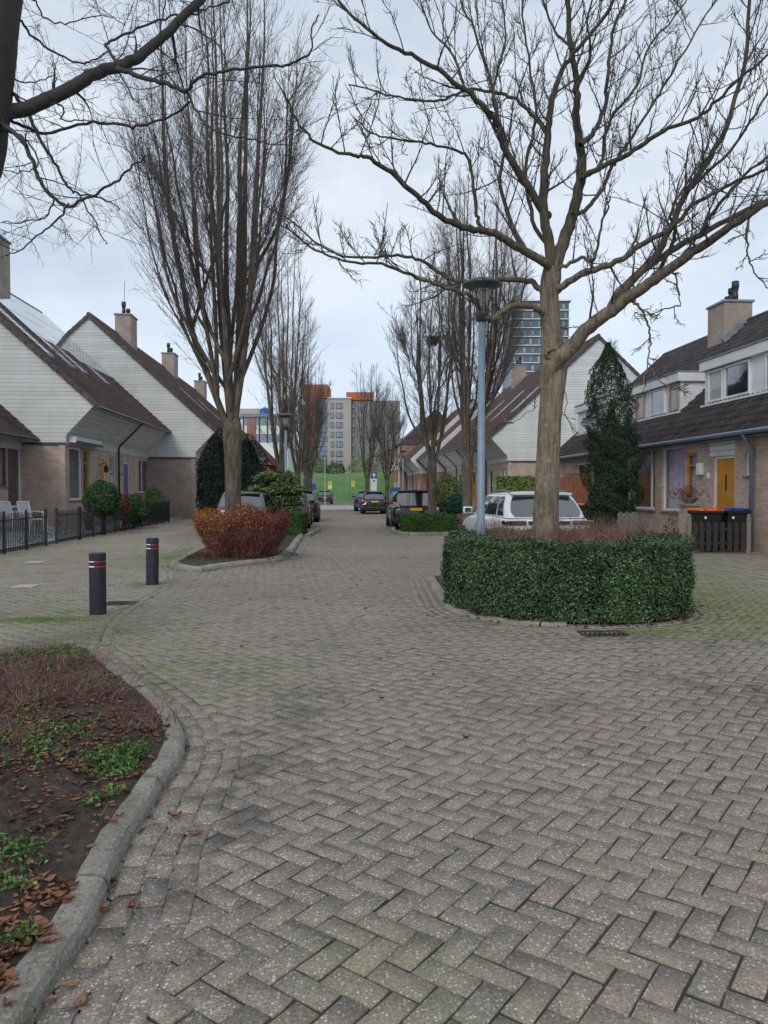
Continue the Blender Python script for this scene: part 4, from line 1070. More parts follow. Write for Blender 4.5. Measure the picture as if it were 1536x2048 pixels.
# horizontal small one and lots of sprouting along the near limb
t_=shifted(btrunk).build('trunk',bark_light,big,smooth=True); shifted(bt).build('limbs',bark_limb,big,smooth=True)
V1,F1=tw.mesh(); Vb=np.array(bs.v); 
cr=shifted(bs).build('crown',twig_grey,big,smooth=True)
V1[:,0]+=off.x; V1[:,1]+=off.y
npmesh('twigs',V1,F1,twig_grey,cr)

# --- overhanging tree at the top left, trunk mostly outside the frame
random.seed(5); TY=6.6; S_=TY/F
b0=PT(-95,300,TY); ov=thing('tree','leaning dark bare tree at the top left corner, long branches hanging over the street','tree',(b0.x-.15,TY,0))
off=-Vector((b0.x-.15,TY,0)); bt=MB(); bs=MB(); tw=Tw()
P=[Vector((b0.x-.15,TY,0.0)),Vector((b0.x-.1,TY,1.5)),PT(-92,420,TY),PT(-70,300,TY),PT(-52,200,TY),PT(-38,100,TY),PT(-25,0,TY),PT(-8,-120,TY),PT(10,-260,TY)]
Q,R=spline(P,[.40,.33,.31,.30,.29,.275,.265,.25,.22],5); rough_tube(bt,Q,R,24,.02)
def LO(path,r0,r1,dY,Ys=0,**k):
    kk=dict(dens=5.2,L=(.3,.9),tl=.2,nodes=6,spread=.75,tr=.0022,up=.1,forks=2,side=.9,wob=.012); kk.update(k)
    return limb(bt,bs,tw,path,r0*S_,r1*S_,TY+Ys,TY+Ys+dY,**kk)
LO([(-30,250),(9,228),(68,210),(137,178),(191,146),(237,134),(273,118),(310,87),(355,46),(401,0),(440,-50),(470,-110)],16,7,.6,n=12,start=.2)
LO([(237,136),(242,139),(292,157),(337,169),(365,180),(376,180),(387,163),(410,150),(456,141),(524,132),(570,130),(606,118),(622,100),(624,55),(638,32)],5.5,1.2,-.6,n=7)
LO([(365,180),(378,191),(401,237),(433,264),(501,278),(570,292)],3.5,1,-.8,n=6)
LO([(378,191),(374,210),(328,237),(273,253),(237,248),(173,246),(91,267),(46,251),(5,232)],2,3.6,.3,n=6)
LO([(239,132),(212,91),(230,78),(273,59),(342,32),(378,25),(420,15),(460,0)],3.2,1.6,.8,n=6)
LO([(-20,225),(9,250),(46,283),(68,328),(82,369),(109,397),(141,410),(182,392),(228,365),(255,342),(273,324),(300,310)],5.5,1.4,-.5,n=7)
LO([(-10,150),(23,182),(55,228),(82,283),(114,333),(137,374),(155,387),(205,397),(240,420)],5,1.2,.4,n=7)
LO([(-10,20),(34,36),(68,77),(118,109),(160,125),(190,118),(215,100)],3,1.3,.7,n=6)
LO([(137,408),(125,430),(91,460),(46,497),(9,510)],2.6,1,-.6,n=5)
LO([(109,397),(97,430),(70,443),(0,446)],2,.9,-.6,n=5)
LO([(155,387),(190,440),(200,470),(215,490)],1.8,.9,.4,n=5,L=(.1,.3))
LO([(100,205),(128,215),(125,240),(170,240),(200,250)],2.2,1,.3,n=5); LO([(237,140),(260,185),(275,205)],2.2,.9,-.3,n=5); 
LO([(-10,-10),(60,-5),(95,40),(140,45),(205,30),(250,50)],2.4,.9,.9,n=5); LO([(355,46),(395,60),(440,95),(455,140)],2,.8,.4,n=5,up=0)
LO([(300,-60),(330,-5),(320,60),(322,100)],2,1,.2,n=5,up=0); LO([(-20,170),(20,160),(70,165),(110,150)],2.4,1,.9,n=5)
LO([(-10,255),(30,265),(60,290),(75,330),(40,345),(5,340)],2.6,.9,-.3,n=5)
shifted(bt).build('trunk',bark_dark,ov,smooth=True); V1,F1=tw.mesh(); cr=shifted(bs).build('crown',twig_dark,ov,smooth=True)
V1[:,0]+=off.x; V1[:,1]+=off.y; npmesh('twigs',V1,F1,twig_dark,cr)

# --- upright hornbeams
def hornbeam(seed, H, R, fork, tr, stems, shoots, name_label, loc, rz=0, wr=.004, spread=1.0):
    random.seed(seed); e=thing('tree',name_label,'tree',(loc[0],loc[1],0),rz,'upright bare street trees')
    bt=MB(); bs=MB(); tw=Tw()
    P=[Vector((0,0,0)),Vector((.01,0,.25)),Vector((0,.02,fork*.5)),Vector((.02,0,fork*.82)),Vector((.0,0,fork)),Vector((.0,0,fork+.35))]
    Q,Rr=spline(P,[tr*1.25,tr,tr*.93,tr*.97,tr*1.15,tr*.9],5); rough_tube(bt,Q,Rr,20,.03)
    SS_=[]
    for i in range(stems):
        a=i*2.39996+random.uniform(-.4,.4); q=math.sqrt((i+.6)/stems); Ri=R*q*random.uniform(.75,1.12)
        Hi=fork+(H-fork)*(1-.40*q**2.2)*random.uniform(.86,1.05)
        m=9; sx=random.uniform(-.3,.3); r0=tr*random.uniform(.34,.50)
        if i<7: base=Vector((math.cos(a)*tr*.3,math.sin(a)*tr*.3,fork+random.uniform(-.25,.35))); Ri=R*random.uniform(.2,.75)
        else:
            par=SS_[random.randrange(min(len(SS_),9))]; j0=random.randint(2,11); base=par[0][j0].copy(); r0=par[1][j0]*random.uniform(.5,.8); a=math.atan2(base.y,base.x)+random.gauss(0,.8)
        pts=[];rad=[]; bx_=Vector((base.x,base.y)); tgt=Vector((math.cos(a)*Ri,math.sin(a)*Ri))
        if (tgt-bx_).length>R*.9: tgt=bx_.lerp(tgt,.6)
        ww=Vector((0,0))
        for j in range(m+1):
            t=j/m; k_=(1-math.exp(-(2.3*spread)*t))/(1-math.exp(-2.3*spread)); ww+=Vector((random.gauss(0,.045),random.gauss(0,.045)))*(1 if j else 0)
            xy=bx_.lerp(tgt,k_)*(1.0-.08*t)+ww; pts.append(Vector((xy.x,xy.y,base.z+(Hi-base.z)*t))); rad.append(max(.006,r0*(1-t)**.75))
        S,Rs=spline(pts,rad,3); SS_.append((S,Rs)); bt.tube(S,Rs,8 if i<7 else 5,cap=False)
        for k in range(int(shoots*1.25)):
            t=.08+.9*(k+random.random())/(shoots*1.25+1); f=t*(len(S)-1); j=int(f); p=S[j].lerp(S[min(j+1,len(S)-1)],f-j)
            az=a+random.gauss(0,1.1) if q>.5 else random.uniform(0,6.28)
            tilt=random.uniform(.3,1.25)
            d=Vector((math.cos(az)*tilt,math.sin(az)*tilt,1)).normalized()
            L=random.uniform(.7,2.0)*(1-.5*t)*(H/13)
            shoot(bs,tw,p,d,L,random.uniform(.005,.010),up=.35,wig=.07,nodes=6,tl=.42*(H/13),spread=.36,n=3,forks=2,tr=wr)
    bt.build('trunk',bark_grey,e,smooth=True); cr=bs.build('crown',twig_mat,e,smooth=True); V,Fq=tw.mesh(); npmesh('twigs',V,Fq,twig_mat,cr)
    return e
h1=hornbeam(3,14.4,2.6,2.9,.205,30,29,'tallest upright bare tree rising behind the orange shrub',(-3.62,18.3))
h2_=hornbeam(8,10.2,1.9,2.3,.16,20,20,'upright bare tree with bird nest in the clipped hedge by the black square car',(1.76,28.2),wr=.005)
h3_=hornbeam(21,13.0,1.9,2.1,.16,18,17,'upright bare tree behind the second lamp post',(-4.4,32.5),wr=.0045,spread=1.1)
def tcopy(src,label,x,y,rz,sc_=1.0):
    c=copy_tree(src); c['label']=label; c.location=(x,y,0); c.rotation_euler=(0,0,rz); c.scale=(sc_,sc_,sc_); return c
tcopy(h1,'tall upright bare tree right behind the blue grey lamp post',2.62,24.0,2.1,.80)
tcopy(h3_,'upright bare tree beyond the parked black cars on the left',-4.95,44,1.3,.95)
tcopy(h2_,'third upright bare tree of the left row, near the far end',-5.3,52,2.3,.95)
tcopy(h2_,'bare tree second from the crossing in the right row',.22,50,3.3,.82)
tcopy(h3_,'bare tree nearest the crossing in the right row, by the blue sign',-1.4,64,4.0,1.0)
tcopy(h3_,'last bare tree of the left row before the crossing',-6.0,62,5.0,1.0)
# nest: lies in the tree, a thing of its own
c=PT(866,680,28.2); tw=Tw(); random.seed(9)
for i in range(420):
    a=random.uniform(0,6.28); r=random.uniform(0,.24); p=c+Vector((math.cos(a)*r,math.sin(a)*r,random.uniform(-.17,.13)*(1.2-r*2)))
    tw.add(p,Vector((-math.sin(a),math.cos(a),random.uniform(-.5,.5))),random.uniform(.15,.35),.007)
V,Fq=tw.mesh(); tag(npmesh('bird_nest',V,Fq,twig_dark),'dark ball shaped bird nest high in the right hand upright tree','nest')

# ---- hedges
def surf_super(cx,cy,rx,ry,n,h,count,z0=.05,rin=.0):
    a=rng.uniform(0,2*np.pi,count); c,s_=np.cos(a),np.sin(a)
    x=rx*np.sign(c)*np.abs(c)**(2/n); y=ry*np.sign(s_)*np.abs(s_)**(2/n)
    N=unit(np.stack([x/rx**2,y/ry**2,0*x],1)); z=rng.uniform(z0,h,count)
    P=np.stack([cx+x,cy+y,z],1)
    return P,N
def hedge_super(name,label,cx,cy,rx,ry,n,h,nside,ntop,leaf,size,ring=.7,e0=None,under=.08):
    e=thing(name,label,'hedge',(cx,cy,0)); 
    P,N=surf_super(0,0,rx,ry,n,h,nside)
    ph=[3.1,2.7,5.0,1,2,3]; b_=.07*lump(P*2.2,ph)+.05*lump(P*6,ph[::-1])
    tz=P[:,2]/h; P=P+N*(b_-.05*(tz>.93)*rng.random(len(P))+rng.normal(0,.022,len(P))-.05)[:,None]
    P=P-N*(.16*np.clip((tz-.78)/.22,0,1)**2)[:,None]; P[:,2]-=.05*np.clip((tz-.9)/.1,0,1)*rng.random(len(P))
    P=P-N*(under*np.clip(1-tz*3.5,0,1))[:,None]
    a=rng.uniform(0,2*np.pi,ntop); rr=1-ring*rng.random(ntop); c,s_=np.cos(a),np.sin(a)
    T=np.stack([rx*np.sign(c)*np.abs(c)**(2/n)*rr,ry*np.sign(s_)*np.abs(s_)**(2/n)*rr,np.full(ntop,h)],1); T[:,2]+=.06*lump(T*3,ph)+rng.normal(0,.028,ntop)-.02
    NT=np.tile([0,0,1.],(ntop,1))
    PP=np.concatenate([P,T]); NN=np.concatenate([N+[0,0,.35],NT])
    V,Fq=leaf_cloud(PP,NN,rng.uniform(.6,1.25,len(PP))*size,flop=.55)
    npmesh('foliage',V,Fq,leaf,e)
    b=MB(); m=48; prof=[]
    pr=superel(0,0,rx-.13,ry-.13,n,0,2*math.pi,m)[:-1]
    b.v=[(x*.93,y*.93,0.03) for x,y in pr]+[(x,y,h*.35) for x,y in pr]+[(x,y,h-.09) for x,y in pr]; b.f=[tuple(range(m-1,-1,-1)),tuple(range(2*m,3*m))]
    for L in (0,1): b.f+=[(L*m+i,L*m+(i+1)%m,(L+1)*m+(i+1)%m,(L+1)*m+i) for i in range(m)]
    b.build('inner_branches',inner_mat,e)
    # stray shoots
    return e
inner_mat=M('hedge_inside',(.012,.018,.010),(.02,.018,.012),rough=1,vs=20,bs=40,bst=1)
random.seed(4)
hd=hedge_super('hedge','round dark green glossy hedge around the big pale tree and lamp post',hc[0],hc[1],1.58,1.76,2.35,.93,78000,22000,hedge_leaf,.040,ring=.42,under=-.02)
k=1500; a=rng.uniform(0,2*np.pi,k); c,s_=np.cos(a),np.sin(a); P=np.stack([1.5*np.sign(c)*np.abs(c)**(2/2.35),1.66*np.sign(s_)*np.abs(s_)**(2/2.35),rng.uniform(.1,.92,k)],1)
V,Fq=blades(P,P*[.4,.4,0]+np.array([0,0,.8])+rng.normal(0,.5,(k,3)),rng.uniform(.05,.14,k),.0016); npmesh('shoots',V,Fq,redtwig,hd)
# red twiggy shrub inside the ring
def twigs_cloud(e,name,n,fx,h,mat,leafm=None,nl=0,lsize=.03,w=.0035,hmin=.3,arch=.35,segs=3,zbase=0):
    Vs=[]
    P=fx(n); base=np.stack([P[:,0]*.55+rng.normal(0,.06,n),P[:,1]*.55+rng.normal(0,.06,n),np.full(n,zbase)],1)
    top=np.stack([P[:,0],P[:,1],zbase+h*rng.uniform(hmin,1.0,n)],1)
    d=top-base; L=np.linalg.norm(d,axis=1)
    m1=base+d*.5+rng.normal(0,.05,(n,3))*L[:,None]; 
    parts=[blades(base,m1-base,np.linalg.norm(m1-base,axis=1)*1.03,w*1.5),blades(m1,top-m1+rng.normal(0,.06,(n,3)),np.linalg.norm(top-m1,axis=1),w)]
    for q in range(segs):
        f=rng.uniform(.25,.95,n)[:,None]; s0=m1+(top-m1)*f
        parts.append(blades(s0,unit(top-m1)+rng.normal(0,.55,(n,3))+np.array([0,0,arch]),rng.uniform(.12,.35,n)*h*.7,w*.7))
    V,Fq=cat(*parts); o=npmesh(name,V,Fq,mat,e)
    if nl:
        idx=rng.integers(0,n,nl); f=rng.uniform(.1,1.0,nl)[:,None]; LP=m1[idx]+(top-m1)[idx]*f+rng.normal(0,.05,(nl,3))
        V,Fq=leaf_cloud(LP,rng.normal(0,1,(nl,3)),rng.uniform(.6,1.3,nl)*lsize,flop=1); npmesh('foliage',V,Fq,leafm,e)
    return o
e=thing('shrub','bare red twigged shrub filling the inside of the round hedge','shrub',(2.55,10.9,0))
def ring_xy(n): 
    a=rng.uniform(0,6.283,n); r=np.sqrt(rng.uniform(0,1,n)); return np.stack([1.25*r*np.cos(a),1.2*r*np.sin(a)],1)
def spread_xy(n): return ring_xy(n)
P=ring_xy(2600); base=np.stack([P[:,0],P[:,1],np.full(len(P),.25)],1); Dv=rng.normal(0,.28,(len(P),3))+np.array([0,0,1.]); 
Ls=rng.uniform(.55,1.0,len(P))*(1+.08*np.sin(P[:,0]*4)); A_=blades(base,Dv,Ls,.0042)
s0=base+unit(Dv)*(Ls*rng.uniform(.45,.8,len(P)))[:,None]; B_=blades(np.concatenate([s0]*3),np.concatenate([Dv]*3)+rng.normal(0,.6,(len(P)*3,3)),rng.uniform(.10,.25,len(P)*3),.0027)
V,Fq=cat(A_,B_); npmesh('stems',V,Fq,redtwig,e)
LP=np.concatenate([s0]*2)+rng.normal(0,.06,(len(P)*2,3)); msk=(LP[:,0]<rng.normal(-.1,.8,len(LP))); LP=LP[msk]; LP[:,2]=np.minimum(LP[:,2],.93)
V,Fq=leaf_cloud(LP,rng.normal(0,1,LP.shape),.04,flop=1); npmesh('foliage',V,Fq,shrub_leaf,e)
# red stems poking out left, by the kerb
def boxhedge(label,x0,x1,y0,y1,h,leaf,dens,size,rz=0,name='hedge'):
    e=thing(name,label,'hedge',((x0+x1)/2,(y0+y1)/2,0),rz); hx,hy=(x1-x0)/2,(y1-y0)/2; Ps=[];Ns=[]
    for (ax,sg,area) in ((0,1,2*hy*h),(0,-1,2*hy*h),(1,1,2*hx*h),(1,-1,2*hx*h),(2,1,4*hx*hy)):
        n=int(area*dens); P=np.stack([rng.uniform(-hx,hx,n),rng.uniform(-hy,hy,n),rng.uniform(.02,h,n)],1); N=np.zeros((n,3)); N[:,ax]=sg
        P[:,ax]=sg*(hx,hy,h)[ax]; P+=N*(rng.normal(0,.02,n)+.03*lump(P*3,[3,2.5,4,1,2,3]))[:,None]; Ps.append(P);Ns.append(N)
    P=np.concatenate(Ps);N=np.concatenate(Ns); V,Fq=leaf_cloud(P,N+[0,0,.3],rng.uniform(.6,1.3,len(P))*size,flop=.6); npmesh('foliage',V,Fq,leaf,e)
    b=MB(); b.box(-hx+.06,hx-.06,-hy+.06,hy-.06,.02,h-.07); b.build('inner_branches',inner_mat,e); return e
boxhedge('low clipped bright green hedge around a trunk behind the black square car',.66,2.58,26.9,29.1,.62,box_leaf,3200,.05,TH*.5)
boxhedge('small clipped green hedge end beside the orange shrub',-3.7,-2.78,25.9,27.6,.74,box_leaf,2600,.05,0)
# generic blob bushes
def bush(name,label,x,y,z,rx,ry,rz,n,leaf,size,stems=0,stemmat=bark_dark,cat_='bush',z0=0,core=True,ph=None,flop=.8,lumpy=.16,group=None,drop=None):
    e=thing(name,label,cat_,(x,y,0),0,group)
    D=unit(rng.normal(0,1,(n,3))); r=1-rng.random(n)**2*.35
    ph=ph if ph is not None else list(rng.uniform(3,6,3))+list(rng.uniform(0,6,3))
    k=1+lumpy*lump(D*1.6,ph)+lumpy*.6*lump(D*3.7,ph[::-1])
    P=D*np.array([rx,ry,rz])*(r*k)[:,None]; P[:,2]+=z; m=P[:,2]>max(.02,z0); P=P[m];D=D[m]
    V,Fq=leaf_cloud(P,D+[0,0,.3],rng.uniform(.6,1.3,len(P))*size,flop=flop); npmesh('foliage',V,Fq,leaf,e)
    if core:
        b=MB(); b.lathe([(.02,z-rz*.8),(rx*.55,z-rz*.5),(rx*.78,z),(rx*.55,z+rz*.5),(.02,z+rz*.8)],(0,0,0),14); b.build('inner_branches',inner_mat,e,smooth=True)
    if stems:
        b=MB()
        for i in range(stems):
            a=random.uniform(0,6.28); q=random.uniform(.2,.6); b.tube([(math.cos(a)*.05,math.sin(a)*.05,0),(math.cos(a)*q*rx*.5,math.sin(a)*q*ry*.5,z*.5),(math.cos(a)*q*rx,math.sin(a)*q*ry,z)],[.022,.018,.010],5)
        b.build('stem',stemmat,e,smooth=True)
    return e
def pxb(p,Y): return (p-768)/F*Y
bush('bush','round leafy green bush on a stem behind the railing, left garden',pxb(204,26.5),26.5,1.22,.62,.6,.62,9000,shrub_leaf,.075,5,z0=.5)
bush('bush','dark green low bush behind the railing next to the round bush',pxb(262,30.5),30.5,.75,.62,.7,.62,6500,shrub_leaf,.08,3)
bush('bush','grey green young bush by the violet door',pxb(308,37),37,1.0,.45,.5,.75,2600,bamboo_leaf,.08,4,core=False)
# dead leaf mix near there
bush('bush','russet twiggy plant between the two green bushes in the left garden',pxb(240,29),29,.9,.4,.5,.55,1400,russet_leaf,.07,6,core=False)
for (px,lab,h,r) in ((436,'dark yew column behind the first upright tree, left of its trunk',3.7,.85),(497,'dark yew column behind the first upright tree, right of its trunk',3.5,.78)):
    Y=34; e=thing('yew',lab,'conifer',(pxb(px,Y),Y,0),0,'dark yews behind the first tree'); n=12000
    t=rng.random(n); a=rng.uniform(0,6.283,n); R_=r*(np.minimum(1,(1-t)*3.2)**.6)*(.85+.15*np.minimum(1,t*5))*(1+.10*np.sin(a*5+t*9)+.07*np.sin(a*9))
    R_*=1-rng.random(n)**2*.2
    P=np.stack([R_*np.cos(a),R_*np.sin(a),.1+t*h*(1+.09*np.sin(a*7)+.05*np.sin(a*3+1))],1); V,Fq=leaf_cloud(P,np.stack([np.cos(a),np.sin(a),np.full(n,.8)],1),rng.uniform(.07,.16,n),asp=.35,flop=.5); npmesh('foliage',V,Fq,yew_leaf,e)
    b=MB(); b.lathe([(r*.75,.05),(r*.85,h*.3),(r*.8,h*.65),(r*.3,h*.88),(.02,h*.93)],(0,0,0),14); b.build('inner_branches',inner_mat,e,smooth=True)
# layered shrub left of the street
e=thing('shrub','yellow green shrub with layered drooping leaves behind the small clipped hedge','shrub',(-4.05,28.5,0)); Ps=[];Ns=[]
for i in range(330):
    t=random.random(); a=random.uniform(0,6.28); r=1.12*math.sqrt(1-abs(t-.42)**1.6)*random.uniform(.55,1.0); z=.35+t*1.95
    if t>.75: r*=.7
    c=np.array([r*math.cos(a),r*math.sin(a)*.8,z-.10*r]); n=46
    q=rng.normal(0,1,(n,3))*[.14,.14,.035]; q[:,2]-=.5*(q[:,0]**2+q[:,1]**2)
    Ps.append(c+q); Ns.append(np.tile([math.cos(a)*.35,math.sin(a)*.35,1.],(n,1)))
P=np.concatenate(Ps);N=np.concatenate(Ns); V,Fq=leaf_cloud(P,N,rng.uniform(.07,.14,len(P)),asp=.4,flop=.3,fold=.15); npmesh('foliage',V,Fq,laurel_leaf,e)
b=MB(); random.seed(2)
for i in range(14):
    a=random.uniform(0,6.28); b.tube([(0,0,0),(math.cos(a)*.3,math.sin(a)*.3,.8),(math.cos(a)*.7,math.sin(a)*.6,1.5)],[.035,.025,.012],5)
b.build('stem',bark_dark,e,smooth=True)
# orange/russet shrub on the left island
def oc(n,x0,x1): 
    x=rng.uniform(x0,x1,n); a=rng.uniform(-1,1,n); return np.stack([x,a*.95*np.sqrt(np.maximum(.05,1-(x/1.12)**4))],1)
e=thing('shrub','orange and russet autumn shrub on the kerbed island around the first trunk','shrub',(-3.12,16.9,.05)); e.scale=(.89,.89,1.0)
twigs_cloud(e,'stems',1500,lambda n: oc(n,-1.1,1.1),1.0,redtwig,w=.004,hmin=.45)
nn=27000; P=oc(nn,-1.12,1.1); z=.08+rng.random(nn)**.75*(.95-.12*(P[:,0]/1.1)**2)*(1+.09*np.sin(P[:,0]*6+1)+.08*np.sin(P[:,1]*7)+.05*np.sin(P[:,0]*15)); edge=np.clip(.60+z*.6,0,1.04)
P3=np.stack([P[:,0]*edge,P[:,1]*edge,z],1)+rng.normal(0,.04,(nn,3)); V,Fq=leaf_cloud(P3,P3*[1,1,.5],rng.uniform(.5,1.3,nn)*.046,flop=1)
pr=1/(1+np.exp((P3[:,0]-.05-.25*np.sin(P3[:,2]*6+P3[:,1]*5))/.22))*np.clip(.25+z*1.1,0,1); om=rng.random(nn)<pr
for nm,sel,mt in (('orange_foliage',om,orange_leaf),('russet_foliage',~om,russet_leaf)):
    idx=np.where(sel)[0]; VV=V.reshape(-1,4,3)[idx].reshape(-1,3); i=np.arange(len(idx))*4; npmesh(nm,VV,np.concatenate([np.stack([i,i+1,i+2],1),np.stack([i,i+2,i+3],1)]),mt,e)
# tall dark conifer on the right
Y=25; e=thing('conifer','tall dark green conifer in front of the dormer houses','conifer',(pxb(1221,Y),Y,0)); n=34000
t=rng.random(n)**1.3; a=rng.uniform(0,6.283,n); lum=1+.12*np.sin(a*2+t*9)+.13*np.sin(a*3-t*25+1)+.12*np.sin(t*41+a*3)+.07*np.sin(t*90+a*6)
H=6.25; base=np.interp(t,[0,.08,.25,.5,.62,.74,.84,.93,1],[.60,.72,.78,.82,.80,.70,.50,.22,.04]); R_=base*lum*(1-rng.random(n)**1.8*.30)
sx=.10*np.sin(t*5)-.03
P=np.stack([R_*np.cos(a)+sx,R_*np.sin(a),.08+t*H],1); V,Fq=leaf_cloud(P,np.stack([np.cos(a),np.sin(a),np.full(n,.7)],1),rng.uniform(.04,.11,n),asp=.32,flop=.6); npmesh('foliage',V,Fq,conifer_leaf,e)
k=900; t=.35+.65*rng.random(k); a=rng.uniform(0,6.283,k); R_=np.interp(t,[0,.3,.62,.87,1],[.8,.85,.7,.27,.04]); P=np.stack([R_*np.cos(a),R_*np.sin(a),.08+t*H],1)
V,Fq=blades(P,np.stack([np.cos(a)*.7,np.sin(a)*.7,np.full(k,1.)],1),rng.uniform(.1,.32,k),.006); npmesh('sprigs',V,Fq,twig_grey,e)
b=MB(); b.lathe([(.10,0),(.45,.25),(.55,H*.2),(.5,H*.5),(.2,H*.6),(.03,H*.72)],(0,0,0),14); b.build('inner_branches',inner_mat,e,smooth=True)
# small plants on the right
bush('bamboo','yellow green bamboo bush beside the far right trunks',pxb(896,31),31,1.35,.62,.6,.85,3600,bamboo_leaf,.10,14,stemmat=grey_wood,core=False,cat_='bamboo')
bush('shrub','round blue green mop shaped shrub near the white car',pxb(916,28.5),28.5,.95,.50,.5,.42,5500,teal_leaf,.09,6,z0=.62,cat_='shrub')
bush('shrub','leafless heather grey shrub in front of the blue green shrub',pxb(930,27.2),27.2,.35,.55,.5,.38,2400,redtwig,.07,0,core=False,cat_='shrub')
boxhedge('loose yellow green hedge below the white right gable',pxb(998,43),pxb(1075,43),43,44.2,2.3,bamboo_leaf,500,.13)
bush('bush','bright grass clump at the corner of the far right hedge',3.05,26.6,.15,.4,.4,.3,1500,bamboo_leaf,.08,0,core=False)
# dry potted plant etc come with furniture
# ---- front bed: bare twig shrubs, weeds, leaves
def bedz(x,y): return zsoil(x,y,BP,BN,.17,.10,BC)
def inbed(x,y,mrg=.25):
    d=Vector((x,y))-BC; best=9e9;bp=None
    for p,n in zip(BP[::3],BN[::3]):
        q=p+n*mrg-BC
        cr=abs(q.x*d.y-q.y*d.x)/(q.length*max(d.length,1e-6))
        if cr<best and q.dot(d)>0: best=cr;bp=q
    return bp is not None and d.length<bp.length
spots=[((60,1440),.55,.42,'wide bare red brown twig shrub in the front bed, at the left edge'),((180,1420),.42,.36,'bare red brown twig shrub in the middle of the front bed'),
       ((285,1475),.26,.30,'small bare twig shrub by the front bed kerb'),((150,1350),.35,.22,'low bare twig shrub at the back of the front bed'),((-60,1560),.5,.4,'bare twig shrub in the front bed, lowest at the left edge'),((30,1370),.45,.3,'sparse twig shrub at the back left of the front bed')]
for (pp,r,h,lab) in spots:
    x,y=G(*pp); z=bedz(x,y); e=thing('shrub',lab,'shrub',(x,y,z-.01),0,'bare twig shrubs in the front bed')
    def fx(n,r=r): a=rng.uniform(0,6.283,n); q=r*np.sqrt(rng.random(n)); return np.stack([q*np.cos(a),q*np.sin(a)],1)
    twigs_cloud(e,'stems',int(310*r),fx,h*.72,redtwig,w=.0020,hmin=.25,arch=.15,segs=3,leafm=russet_leaf,nl=int(90*r),lsize=.02)
def scatter(n,f,mrg=.2):
    out=[]
    while len(out)<n:
        x,y=f()
        if inbed(x,y,mrg): out.append((x,y,bedz(x,y)))
    return np.array(out)
random.seed(3)
centers=[((250,1560),.16,260),((290,1545),.13,150),((130,1410),.25,60),((60,1545),.25,150),((150,1500),.25,50),((110,1330),.5,380),((40,1330),.5,200),((185,1318),.2,160),((30,1760),.12,50),((20,1830),.05,25),((10,1480),.3,60),((220,1380),.2,80),((235,1640),.08,30),((60,1950),.10,25)]
Pw=[]
for (pp,r,n) in centers:
    cx,cy=G(*pp)
    def f(): return (random.gauss(cx,r*.6),random.gauss(cy,r*.7))
    Pw.append(scatter(n,f,.19))
Pw=np.concatenate(Pw); rep=np.repeat(Pw,3,0); rep[:,:2]+=rng.normal(0,.018,(len(rep),2)); rep[:,2]+=rng.uniform(.005,.045,len(rep))
V,Fq=leaf_cloud(rep,np.tile([0,0,1.],(len(rep),1)),rng.uniform(.012,.034,len(rep)),flop=.7,asp=.6)
gr_=Pw[rng.integers(0,len(Pw),900)]+[0,0,-.005]; gv=blades(gr_,rng.normal(0,.6,(900,3))+[0,0,.7],rng.uniform(.04,.13,900),.0018)
V,Fq=cat((V,Fq),gv); tag(npmesh('weeds',V,Fq,weed_leaf),kind='stuff',label='small bright green weeds and grass in the front bed',cat='weeds')
# fallen leaves: bed, gutter, under the hedge, under the orange shrub
Lp=[]
for (pp,r,n) in (((40,1600),.35,110),((130,1560),.35,150),((190,1585),.16,50),((20,1690),.25,50),((250,1500),.3,90),((60,1480),.5,150),((200,1640),.15,25),((100,1760),.2,25),((20,1990),.10,130),((30,1900),.12,70),((90,1830),.08,45),((150,1470),.4,90),((60,1500),.4,90),((100,1395),.5,70),((255,1490),.15,30)):
    cx,cy=G(*pp); Lp.append(scatter(n,lambda: (random.gauss(cx,r*.8),random.gauss(cy,r*.8)),.10))
Lp=np.concatenate(Lp); Lp[:,2]+=.014
g=[(297,1625),(303,1645),(348,1640),(392,1672),(222,1775),(205,1825),(262,1826),(140,1985),(100,2010),(165,2010),(300,1600),(213,1790),(62,2035),(371,1500),(310,1590),(20,2040),(45,2030)]
gp=np.array([(*G(a+random.uniform(-4,4),b+random.uniform(-4,4)),.018) for a,b in g for _ in range(2)])
ux=[]
for i in range(len(HP)):
    if HP[i].y<10.3 and HP[i].x>1.0:
        for _ in range(9): q=HP[i]+HN[i]*random.uniform(-.06,.22); ux.append((q.x,q.y,.10 if random.random()<.5 else .02))
for _ in range(500):
    a=random.uniform(0,6.28); r=random.uniform(.7,1.25); ux.append((-3.12+r*math.cos(a),16.7+r*math.sin(a),.13))
for _ in range(60): ux.append((random.uniform(-3,5),random.uniform(4,14),.012))
ux=np.array(ux)
def curled(P,size):
    n=len(P); a=rng.uniform(0,6.283,n); c,s_=np.cos(a),np.sin(a); k=rng.uniform(.02,.35,n)*size; asp=rng.uniform(.3,.55,n)
    rows=[]
    for (u,wd,hh) in ((-.5,0,.55),(-.25,.8,.1),(.05,1,-.05),(.3,.75,.15),(.52,0,.7)):
        for sgn in (-1,0,1):
            x=u*size; y=sgn*wd*asp*size*.6; z=hh*k+abs(sgn)*k*.8*rng.uniform(.5,1.3,n)
            rows.append(np.stack([P[:,0]+x*c-y*s_,P[:,1]+x*s_+y*c,P[:,2]+np.maximum(z,-.002)],1))
    V=np.stack(rows,1).reshape(-1,3); i=(np.arange(n)*15)[:,None]; fs=[]
    for r in range(4):
        for q in range(2): a_=r*3+q; fs.append(i+np.array([a_,a_+1,a_+4,a_+3]))
    return V,np.concatenate(fs)
Vc=cat(curled(Lp,rng.uniform(.018,.055,len(Lp))),curled(gp,rng.uniform(.03,.075,len(gp))))
